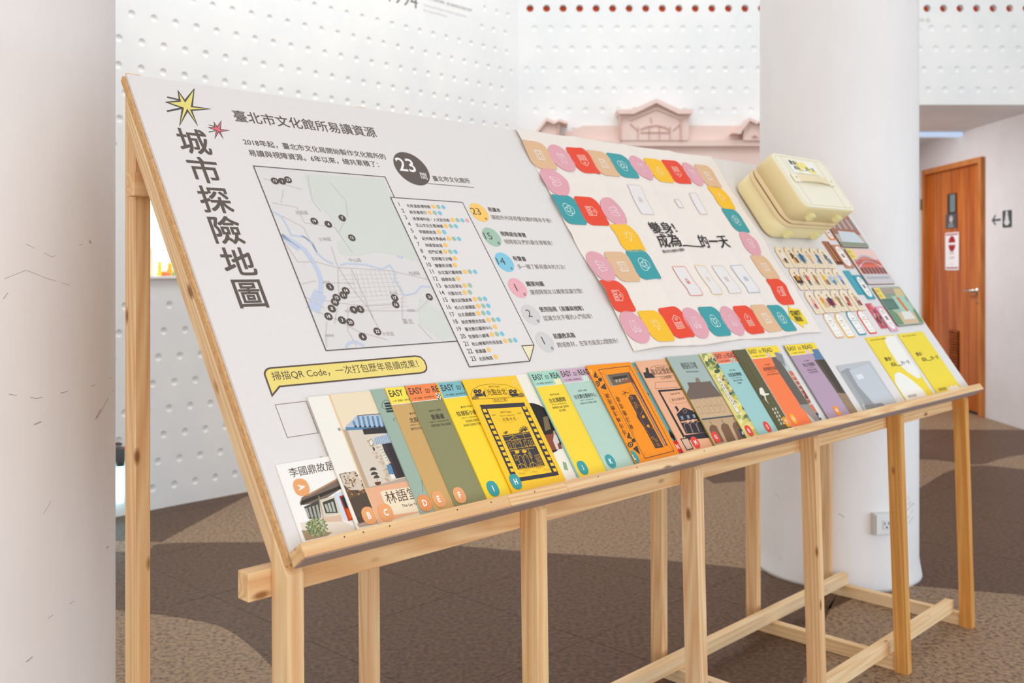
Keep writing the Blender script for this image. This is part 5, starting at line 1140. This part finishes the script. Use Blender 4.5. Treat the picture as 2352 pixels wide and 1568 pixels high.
def pic2(ik, w, h):
    ik.poly([(.004, h*.55), (w-.004, h*.55), (w-.004, h-.004), (.004, h-.004)], '#efc8bc', .0003)
    ik.poly([(w*.05, h*.28), (w*.95, h*.28), (w*.95, h*.62), (w*.05, h*.62)], '#e0705c', .0004)
    P = [(w*(.06+.88*i/12), h*(.60+.20*math.sin(math.pi*i/12))) for i in range(13)]; ik.poly(P, '#d88474', .0004); ik.line(P, .006, '#b8c0cc', .0005); ik.line([(p[0], p[1]-h*.16) for p in P], .005, '#c8ccd4', .0006)
    for i in range(12): x = w*(.08+.074*i); ik.poly([(x, h*.55), (x+w*.035, h*.55), (x+w*.035, h*.68), (x, h*.68)], '#b84c3c', .0006); 
    for i in range(7): x = w*(.08+.13*i); ik.poly([(x, h*.28), (x+w*.08, h*.28), (x+w*.08, h*.46), (x, h*.46)], '#54606a' if i % 2 else '#6a5a50', .0006)
    ik.poly([(.003, .004), (w-.003, .004), (w-.003, h*.28), (.003, h*.26)], '#cfc8c8', .0004); ik.poly([(w*.1, h*.14), (w*.9, h*.14), (w*.9, h*.2), (w*.1, h*.2)], '#b4b0b4', .0005); banner(ik, w, h)
def pic3(ik, w, h):
    ik.poly([(.004, h*.6), (w-.004, h*.6), (w-.004, h-.004), (.004, h-.004)], '#8f9c84', .0003); ik.poly([(w*.25, h*.82), (w-.004, h*.82), (w-.004, h-.004), (w*.25, h-.004)], '#a89a8c', .0004); ik.poly([(w*.62, h*.72), (w*.95, h*.72), (w*.95, h*.95), (w*.7, h*.95)], '#d6c08a', .0005)
    ik.poly([(.004, h*.40), (w*.45, h*.42), (w*.45, h*.68), (.004, h*.68)], '#4f7466', .0005)
    for i in range(7): ik.line([(w*(.03+.055*i), h*.44), (w*(.03+.055*i), h*.64)], .0018, '#9fb8a8', .0006)
    ik.poly([(w*.45, h*.30), (w*.9, h*.30), (w*.9, h*.75), (w*.45, h*.75)], '#a9cbb4', .0005); ik.poly([(w*.62, h*.34), (w*.72, h*.34), (w*.68, h*.72), (w*.58, h*.72)], '#d87c50', .0007)
    ik.poly([(.004, .004), (w-.004, .004), (w-.004, h*.32), (.004, h*.32)], '#d8b896', .0004); ik.poly([(.004, .004), (w*.25, .004), (w*.25, h*.30), (w*.12, h*.42), (.004, h*.38)], '#6f9470', .0006); ik.poly([(w*.82, .004), (w-.004, .004), (w-.004, h*.4), (w*.88, h*.36)], '#6f9470', .0006)
    ik.poly([(w*.36, h*.14), (w*.78, h*.14), (w*.74, h*.34), (w*.42, h*.34)], '#e4e0d4', .0006); banner(ik, w, h)
picture(2.325, .560, .205, .150, 'picture board of a brick street and fountain, half under the cream suitcase', pic1, '#c8b0a4')
picture(2.328, .410, .212, .143, 'picture board of a curved red theatre building, at the right board edge', pic2, '#e8d0c8')
picture(2.340, .249, .214, .148, 'picture board of a green garden and white bridge, lowest of the picture boards', pic3, '#a8bca4')

# ------------------------------------------------------------------ suitcase
SX, SY, SW, SH, SD = 1.862, .583, .332, .206, .150
MS = onb(SX, SY, .004); sui = thing('suitcase', MS, 'small cream yellow hard shell suitcase standing out from the slanted board', 'suitcase')
cream = mat('#ecdaa6', rough=.42, spec=.4); cream2 = mat('#f3ebd3', rough=.42, spec=.4); zipm = mat('#ead2a6', rough=.6)
def shell(name, z0, z1, w, h, r, x, y, m, edge=.012, top=True, bottom=True):
    """rounded box whose plan is a rounded rectangle and whose rims are eased by edge"""
    V = []; Fc = []; prof = []
    if bottom: prof += [(edge*(1-math.cos(a)), z0+edge*(1-math.sin(a))) for a in []]
    st = []
    if bottom:
        for i in range(5): a = math.pi/2*i/4; st.append((edge*(1-math.sin(a)), z0+edge*(1-math.cos(a))))
    else: st.append((0, z0))
    if top:
        for i in range(5): a = math.pi/2*i/4; st.append((edge*(1-math.cos(a)), z1-edge*(1-math.sin(a))))
    else: st.append((0, z1))
    n = None
    for ins, z in st:
        P = rrect(w-2*ins, h-2*ins, max(.004, r-ins), x+ins, y+ins, 8); n = len(P); V += [(p[0], p[1], z) for p in P]
    k = len(st)
    for q in range(k-1):
        for i in range(n): j = (i+1) % n; Fc.append((q*n+i, q*n+j, (q+1)*n+j, (q+1)*n+i))
    Fc.append(tuple(range(n-1, -1, -1))); Fc.append(tuple(range((k-1)*n, k*n)))
    o = mesh(name, V, Fc, m, MS, sui)
    me = o.data; me.polygons.foreach_set('use_smooth', [len(p.vertices) == 4 for p in me.polygons]); return o
shell('lower_shell', 0, .058, SW, SH, .038, 0, 0, cream, .010, top=False)
shell('zip_band', .058, .071, SW+.006, SH+.006, .045, -.003, -.003, zipm, .003)
shell('zip_groove', .071, .075, SW-.004, SH-.004, .042, .002, .002, mat('#8d7a4c'), .001)
shell('zip_band', .075, .088, SW+.006, SH+.006, .045, -.003, -.003, zipm, .003)
shell('upper_shell', .088, SD, SW, SH, .030, 0, 0, cream, .0035, bottom=False)
f = shell('front_panel', SD-.001, SD+.003, SW-.005, SH-.005, .028, .0025, .0025, cream2, .001)
ik = Ink(MS @ Matrix.Translation((0, 0, SD+.003)))
R = rrect(SW-.022, SH-.022, .024, .011, .011, 8); ik.line(R, .0014, '#d9bf78', .0002, closed=True)
for x in (.052, .268): ik.line([(x, .009), (x, SH-.009)], .0014, '#dcc07c', .0003)
ik.build('piping', sui)
# strap handle on the front
V = []; Fc = []
for i in range(9):
    x = .055+.210*i/8; z = SD+.004+.008*math.sin(math.pi*i/8); V += [(x, .096, z), (x, .120, z), (x, .120, z+.003), (x, .096, z+.003)]
for i in range(8):
    b0 = i*4
    for q in range(4): r2 = (q+1) % 4; Fc.append((b0+q, b0+r2, b0+4+r2, b0+4+q))
mesh('strap', V, Fc, mat('#efdcb4', rough=.5), MS, sui)
for x in (.050, .270):
    tb = boxo('strap_tab', (x, .108, SD+.007), (.030, .031, .006), cream2, MS, sui, .002)
    V = []; Fc = []; lathe(V, Fc, [(.003, SD+.010), (.0025, SD+.0115)], (x, .108, 0), 10); mesh('rivet', V, Fc, mat('#b5a070'), MS, tb)
# label card
lbp = boxo('label_card', (.152, .157, SD+.0045), (.165, .050, .002), mat('#f4f1e8'), MS, sui, .0006)
ik = Ink(MS @ Matrix.Translation((.068, .1325, SD+.0057)) @ Matrix.Diagonal((.94, .84, 1, 1)))
ik.poly([(.045, .004), (.05, .056), (.085, .05), (.10, .055), (.115, .05), (.125, .03), (.16, .012), (.17, .003), (.12, .003), (.10, .02), (.085, .028), (.072, .02), (.06, .004)], '#f5e285', .0002)
ik.text('變身！', (.012, .036), c='#4a4440', z=.0004, width=.05, off=.01); ik.text('成為', (.022, .014), c='#4a4440', z=.0004, width=.035, off=.01); ik.text('的一天', (.100, .014), c='#4a4440', z=.0004, width=.058, off=.01); ik.line([(.060, .014), (.097, .014)], .0014, '#4a4440', .0004); ik.build('label_print', lbp)
# feet under, wheels on the far shell
for z, xs in ((.118, (.075, .245)), (.030, (.075, .245))):
    for x in xs:
        V = []; Fc = []; prism_ = [(x-.016, .001), (x+.016, .001), (x+.012, -.014), (x-.012, -.014)]
        prismdata(V, Fc, prism_, z-.010, z+.010); mesh('foot', V, Fc, mat('#e9dfa2', rough=.45), MS, sui)
# top carrying handles
def handle(x0, x1, z, rise=.026, r=.007):
    V = []; Fc = []; n = 10; pts = [(x0, SH-.004), (x0-.002, SH+rise*.5), (x0+.008, SH+rise*.9), (x0+.025, SH+rise), (x1-.025, SH+rise), (x1-.008, SH+rise*.9), (x1+.002, SH+rise*.5), (x1, SH-.004)]
    for i, p in enumerate(pts):
        a = Vector(pts[max(0, i-1)]); c = Vector(pts[min(len(pts)-1, i+1)]); t = (c-a).normalized(); nn = Vector((-t.y, t.x))
        for k in range(n): q = 2*math.pi*k/n; V.append((p[0]+nn.x*r*math.cos(q), p[1]+nn.y*r*math.cos(q), z+r*1.5*math.sin(q)))
    for i in range(len(pts)-1):
        for k in range(n): k2 = (k+1) % n; Fc.append((i*n+k, i*n+k2, (i+1)*n+k2, (i+1)*n+k))
    mesh('carry_handle', V, Fc, mat('#f0e2b0', rough=.45), MS, sui, smooth=True)
handle(.09, .235, .118, .022, .006); 
boxo('hinge', (.085, SH+.006, .036), (.055, .018, .028), mat('#f0e2b0', rough=.45), MS, sui, .007, 3)

# ------------------------------------------------------------------ pink palace facade on the back wall
pkm = noisy('pink_relief', '#ecd0c6', '#f0d8cf', 3, 4, .7, spec=.2); pkd = mat('#dcb4a6')
MP = frame((CR.x, YB, 0), (1, 0, 0), Z); pf = thing('facade_relief', MP, 'pale pink relief of a palace roofline with gable window on the dimpled back wall', 'wall relief')
# (frame z points to the room, i.e. towards -Y)
def wp(x, y, h=0): return unp(MP, (x, y), h)
def rel(name, pts, z0, z1, m=pkm, o=(1200, 180), k=.2551): return prism(name, [wp(o[0]+x*k, o[1]+y*k, z1) for x, y in pts], z0, z1, m, MP, pf)
rel('roof', [(380, 500), (540, 425), (2300, 425), (3000, 425), (3200, 560), (380, 560)], .0, .05)
rel('cornice', [(250, 555), (3300, 555), (3300, 608), (250, 608)], .0, .10)
rel('wall_face', [(250, 606), (3300, 606), (3300, 2900), (250, 2900)], .0, .06)
rel('gable', [(862, 300), (1000, 300), (1208, 215), (1410, 300), (1530, 300), (1500, 355), (1495, 556), (882, 556), (880, 340)], .0, .11)
rel('gable_cornice', [(855, 280), (1000, 276), (1208, 180), (1415, 276), (1545, 276), (1530, 318), (1405, 318), (1208, 220), (1005, 318), (870, 318)], .0, .16)
rel('gable_moulding', [(968, 360), (1208, 258), (1432, 355), (1432, 370), (1208, 275), (968, 376)], .09, .125)
for xx in (878, 1420): rel('pilaster', [(xx, 360), (xx+16, 360), (xx+16, 556), (xx, 556)], .09, .12, pkd)
rel('window_arch', [(1060, 452), (1100, 430), (1200, 415), (1290, 430), (1335, 460), (1320, 466), (1270, 440), (1200, 426), (1120, 440), (1075, 462)], .10, .118, pkd)
rel('window_bar', [(1065, 480), (1330, 480), (1330, 489), (1065, 489)], .10, .118, pkd)
for xx in (1138, 1232, 1326, 1038): rel('window_bar', [(xx, 430), (xx+7, 430), (xx+7, 548), (xx, 548)], .10, .118, pkd)
rel('brace', [(975, 400), (1045, 465), (1038, 472), (970, 410)], .10, .118, pkd); rel('brace', [(1420, 400), (1355, 462), (1360, 470), (1428, 408)], .10, .118, pkd)
rel('ornament', [(1150, 350), (1160, 350), (1170, 398), (1158, 398)], .10, .118, pkd)
for ox, fl_ in ((0, 1), (1830, 1)):
    o_ = (1200+ox*.2551, 180)
    rel('corner_gable', [(160, 556), (160, 440), (225, 385), (290, 420), (340, 395), (330, 556)], 0, .12, o=o_); rel('corner_cornice', [(60, 492), (120, 478), (215, 350), (290, 388), (338, 362), (415, 395), (410, 412), (330, 388), (285, 412), (220, 382), (150, 470), (140, 500)], 0, .16, o=o_)
    rel('pilaster', [(318, 430), (330, 430), (330, 556), (318, 556)], .10, .135, pkd, o=o_); rel('ornament', [(240, 520), (262, 505), (290, 520), (285, 530), (262, 516), (245, 530)], .1, .135, pkd, o=o_)

# ------------------------------------------------------------------ lettering on the left wall
wt = thing('wall_lettering', MW @ Matrix.Translation((wl(890, 45)[0], wl(890, 45)[1], 0)), 'grey year 1994 with small text high on the dimpled left wall', 'sign')
ik = Ink(MW)
A = wl(893, 4); Bq = wl(958, 23); 
ik.text('1994', (A[0], (wl(893, 3)[1]+wl(957, 20)[1])/2), c='#7d776b', z=.001, width=wl(959, 20)[0]-A[0], off=-.004)
zc = wl(1000, 20)[1]
a = wl(972, -2); ik.text('1994年文化館所開幕，臺北最受歡迎的藝文空間', (a[0], wl(1085, 28)[1]), c='#b8b0aa', z=.001, width=wl(1083, 28)[0]-a[0], off=.004)
ik.text('“Red House Theater in Ximen” performance', (a[0], wl(1075, 43)[1]), c='#cfc9c5', z=.001, width=wl(1072, 28)[0]-a[0]); ik.text('the restored Red House', (a[0], wl(1028, 40)[1]), c='#cfc9c5', z=.001, width=wl(1026, 28)[0]-a[0])
ik.build('lettering', wt)
ik = Ink(MBK); a = wb(2108, 51); t2 = thing('wall_caption', MBK @ Matrix.Translation((a[0], a[1], 0)), 'tiny grey caption on the back wall right of the column, under the red holes', 'sign')
ik.text('1908年 起', (wb(2096, 51)[0], a[1]), c='#c2bdb8', z=.001, width=wb(2136, 51)[0]-wb(2096, 51)[0]); ik.text('since', (wb(2104, 68)[0], wb(2104, 68)[1]), c='#d6d2ce', z=.001, width=.04); ik.build('lettering', t2)

# ------------------------------------------------------------------ ornaments in the niche
def figurine(px, py, col, prof, lab, dd=-.10):
    p = unp(MW, (px, py), dd); M = MW @ Matrix.Translation((p[0], ny0, dd)) @ Matrix.Rotation(-math.pi/2, 4, 'X')
    V = []; Fc = []; lathe(V, Fc, prof, (0, 0, 0), 14); o = mesh('ornament', V, Fc, mat(col, rough=.4), M, None, smooth=True); return tag(o, lab, 'ornament')
figurine(367, 628, '#e8cf3c', [(.012, 0), (.014, .01), (.008, .03), (.011, .042), (.007, .055), (.009, .064), (.004, .072)], 'thin yellow ornament standing on the lit niche sill, leftmost bright one')
figurine(380, 628, '#f0743c', [(.022, 0), (.030, .006), (.028, .016), (.012, .024)], 'low orange dish ornament on the lit niche sill')
figurine(390, 622, '#eeb43c', [(.012, 0), (.016, .02), (.010, .045), (.013, .055), (.006, .068)], 'amber ornament behind the orange dish in the lit niche')
figurine(400, 626, '#7fc08c', [(.010, 0), (.014, .012), (.006, .022), (.002, .034)], 'small green ornament on the lit niche sill')
figurine(344, 628, '#e6dcc2', [(.022, 0), (.020, .05), (.012, .11), (.014, .135), (.008, .15)], 'tall beige vase half behind the left post in the niche')
# low wall lamp beside the left column
p = wl(269, 1045); ML = MW @ Matrix.Translation((p[0], p[1], 0)); lt = thing('wall_torch', ML, 'small dark torch holder with glowing blue tube low on the left wall', 'lamp')
boxo('bracket', (0, .055, .015), (.02, .014, .03), mat('#6a5a50'), ML, lt, .003)
V = []; Fc = []; lathe(V, Fc, [(.017, -.048), (.021, -.02), (.021, .03), (.018, .042)], (0, 0, .03), 14, Matrix.Rotation(-math.pi/2, 3, 'X')); mesh('housing', V, Fc, mat('#565c5c', rough=.4), ML, lt, smooth=True)
boxo('red_mark', (.012, .038, .045), (.012, .012, .01), mat('#e0705c'), ML, lt, .002)
V = []; Fc = []; lathe(V, Fc, [(.013, -.22), (.014, -.05)], (0, 0, .03), 14, Matrix.Rotation(-math.pi/2, 3, 'X')); mesh('tube', V, Fc, emit('blue_tube', '#a8ecff', 6), ML, lt, smooth=True)

# ------------------------------------------------------------------ door and signs
dwood = wood('door_wood', '#a84e16', '#cc7428', '#fff', .8, .28, rings=12, knots=False, vert=True)
dframe = wood('door_frame_wood', '#bd6e30', '#cf8440', '#fff', .5, .4, knots=False, vert=True)
door = link('door_1', bpy.data.meshes.new('door_1'), dwood, MD @ Matrix.Translation((0, 0, 0)), None, 'structure')
me = door.data; V = []; Fc = []; fw = .045; box(V, Fc, ((dl+dr)/2, (dtop-fw)/2+.004, -.03), (dr-dl-2*fw, dtop-fw-.008, .04)); me.from_pydata(V, [], Fc); me.update()
for nm, c, s in (('door_frame', (dl+fw/2, dtop/2, -.01), (fw, dtop, .09)), ('door_frame', (dr-fw/2, dtop/2, -.01), (fw, dtop, .09)), ('door_frame', ((dl+dr)/2, dtop-fw/2, -.01), (dr-dl-2*fw, fw, .09))):
    boxo(nm, c, s, dframe, MD, door, .004)
a = dw(2176, 448); b_ = dw(2194, 490); wn = [dw(2175.5, 446), dw(2194.5, 488.5)]
fxy = lambda A, B: ((A[0]+B[0])/2, (A[1]+B[1])/2, abs(B[0]-A[0]), abs(B[1]-A[1]))
x, y, w_, h_ = fxy(*wn); wf = boxo('door_window', (x, y, -.006), (w_, h_, .012), mat('#3b302a'), MD, door, .002); boxo('pane', (x+.03, y, .0015), (w_-.06, h_-.02, .003), mat('#6f7f80', rough=.1, spec=.6), MD, wf)
lv0 = dw(2180, 757); lv1 = dw(2200, 860); x, y, w_, h_ = fxy(lv0, lv1)
lvb = boxo('louvre_recess', (x, y, -.008), (w_+.02, h_, .006), mat('#3c1a0c'), MD, door)
nl = 15
for i in range(nl): o = boxo('louvre_slat', (0, 0, 0), (w_, h_/nl*.62, .006), dwood, MD @ Matrix.Translation((x, y-h_/2+h_/nl*(i+.5), .002)) @ Matrix.Rotation(.6, 4, 'X'), door)
hx = dw(2243, 668); V = []; Fc = []; lathe(V, Fc, [(.030, 0), (.031, .008), (.022, .016), (.014, .02), (.012, .05)], (hx[0], hx[1], -.01), 20); hd = mesh('door_handle', V, Fc, mat('#c8c0b4', rough=.25, metal=1), MD, door, smooth=True)
V = []; Fc = []; lathe(V, Fc, [(.010, 0), (.011, .03), (.009, .08), (.011, .125), (.007, .135)], (hx[0], hx[1], .04), 12, Matrix.Rotation(-math.pi/2, 3, 'Y')); mesh('lever', V, Fc, mat('#c8c0b4', rough=.25, metal=1), MD, hd, smooth=True)
V = []; Fc = []; kx = dw(2243, 694); lathe(V, Fc, [(.016, 0), (.016, .006), (.010, .01)], (kx[0], kx[1], -.01), 14); mesh('lock', V, Fc, mat('#9a8470', rough=.3, metal=1), MD, door, smooth=True)
for yy in (470, 880): hq = dw(2126, yy); boxo('hinge', (hq[0]+.0, hq[1], .035), (.03, .10, .02), mat('#7a6a5c', rough=.4, metal=.6), MD, door, .003)
boxo('door_gap', ((dl+dr)/2, .008, -.004), (dr-dl-.1, .016, .02), mat('#1c2422'), MD, door)
def sign(name, A, B, col, lab, z=.0):
    x, y, w_, h_ = fxy(dw(*A), dw(*B)); M = MD @ Matrix.Translation((x-w_/2, y-h_/2, z)); o = thing(name, M, lab, 'sign')
    prism('plate', rrect(w_, h_, .006), 0, .004, mat(col, rough=.4), M, o); return o, M @ Matrix.Translation((0, 0, .004)), w_, h_
o, M, w_, h_ = sign('door_plate', (2171, 492), (2196, 523), '#4a4c50', 'small dark plate with a white disc under the door window', -.008)
ik = Ink(M); ik.poly(disc(w_*.5, h_*.62, h_*.26, 20), '#e4dcdc', .0003); ik.line(disc(w_*.5, h_*.62, h_*.2, 20), .006, '#9a3038', .0005, closed=True); ik.line([(w_*.5, h_*.48), (w_*.5, h_*.76)], .010, '#8a7c7c', .0006); ik.text('禁止進入', (w_*.5, h_*.17), c='#c8c8cc', z=.0003, h=.022, anchor='c'); ik.text('NO ENTRY', (w_*.5, h_*.05), c='#c8c8cc', z=.0003, h=.014, anchor='c'); ik.build('plate_print', o)
o, M, w_, h_ = sign('door_notice', (2170, 535), (2201, 620), '#f1eceb', 'tall white notice with red no entry symbol on the wooden door', -.008)
ik = Ink(M); RD_ = '#a81c24'; ik.poly(rrect(w_*.9, h_*.035, .001, w_*.05, h_*.93), RD_, .0003); ik.poly(rrect(w_*.9, h_*.035, .001, w_*.05, h_*.04), RD_, .0003); ik.poly(disc(w_*.5, h_*.70, w_*.26, 32), RD_, .0003); ik.poly([(w_*.22, h_*.67), (w_*.78, h_*.67), (w_*.78, h_*.73), (w_*.22, h_*.73)], '#f1eceb', .0005)
ik.text('禁止進入', (w_*.5, h_*.42), c=RD_, z=.0003, h=h_*.07, anchor='c'); ik.text('NO ENTRY', (w_*.5, h_*.30), c=RD_, z=.0003, h=h_*.055, anchor='c', xs=.8); ik.text('西門紅樓', (w_*.5, h_*.14), c='#c86a70', z=.0003, h=h_*.03, anchor='c'); ik.build('notice_print', o)
o, M, w_, h_ = sign('restroom_sign', (2304, 484), (2324, 521), '#3f4646', 'dark restroom sign with white figure on the wall right of the door', .001)
ik = Ink(M); ik.poly(disc(w_*.5, h_*.84, w_*.13, 14), '#d8d4d4', .0003); ik.poly([(w_*.34, h_*.72), (w_*.66, h_*.72), (w_*.72, h_*.42), (w_*.86, h_*.28), (w_*.62, h_*.12), (w_*.38, h_*.12), (w_*.16, h_*.30), (w_*.3, h_*.42)], '#d8d4d4', .0003); ik.build('sign_print', o)
ik = Ink(MD); a = dw(2280, 506); c = dw(2299, 504); h1 = dw(2287, 494); h2 = dw(2287, 516)
ik.line([a, c], .016, '#3f4646', .0015); ik.line([h1, a, h2], .016, '#3f4646', .0016)
o = ik.build('arrow_sign'); tag(o, 'dark arrow pointing left beside the restroom sign', 'sign')
bpy.context.view_layer.update()
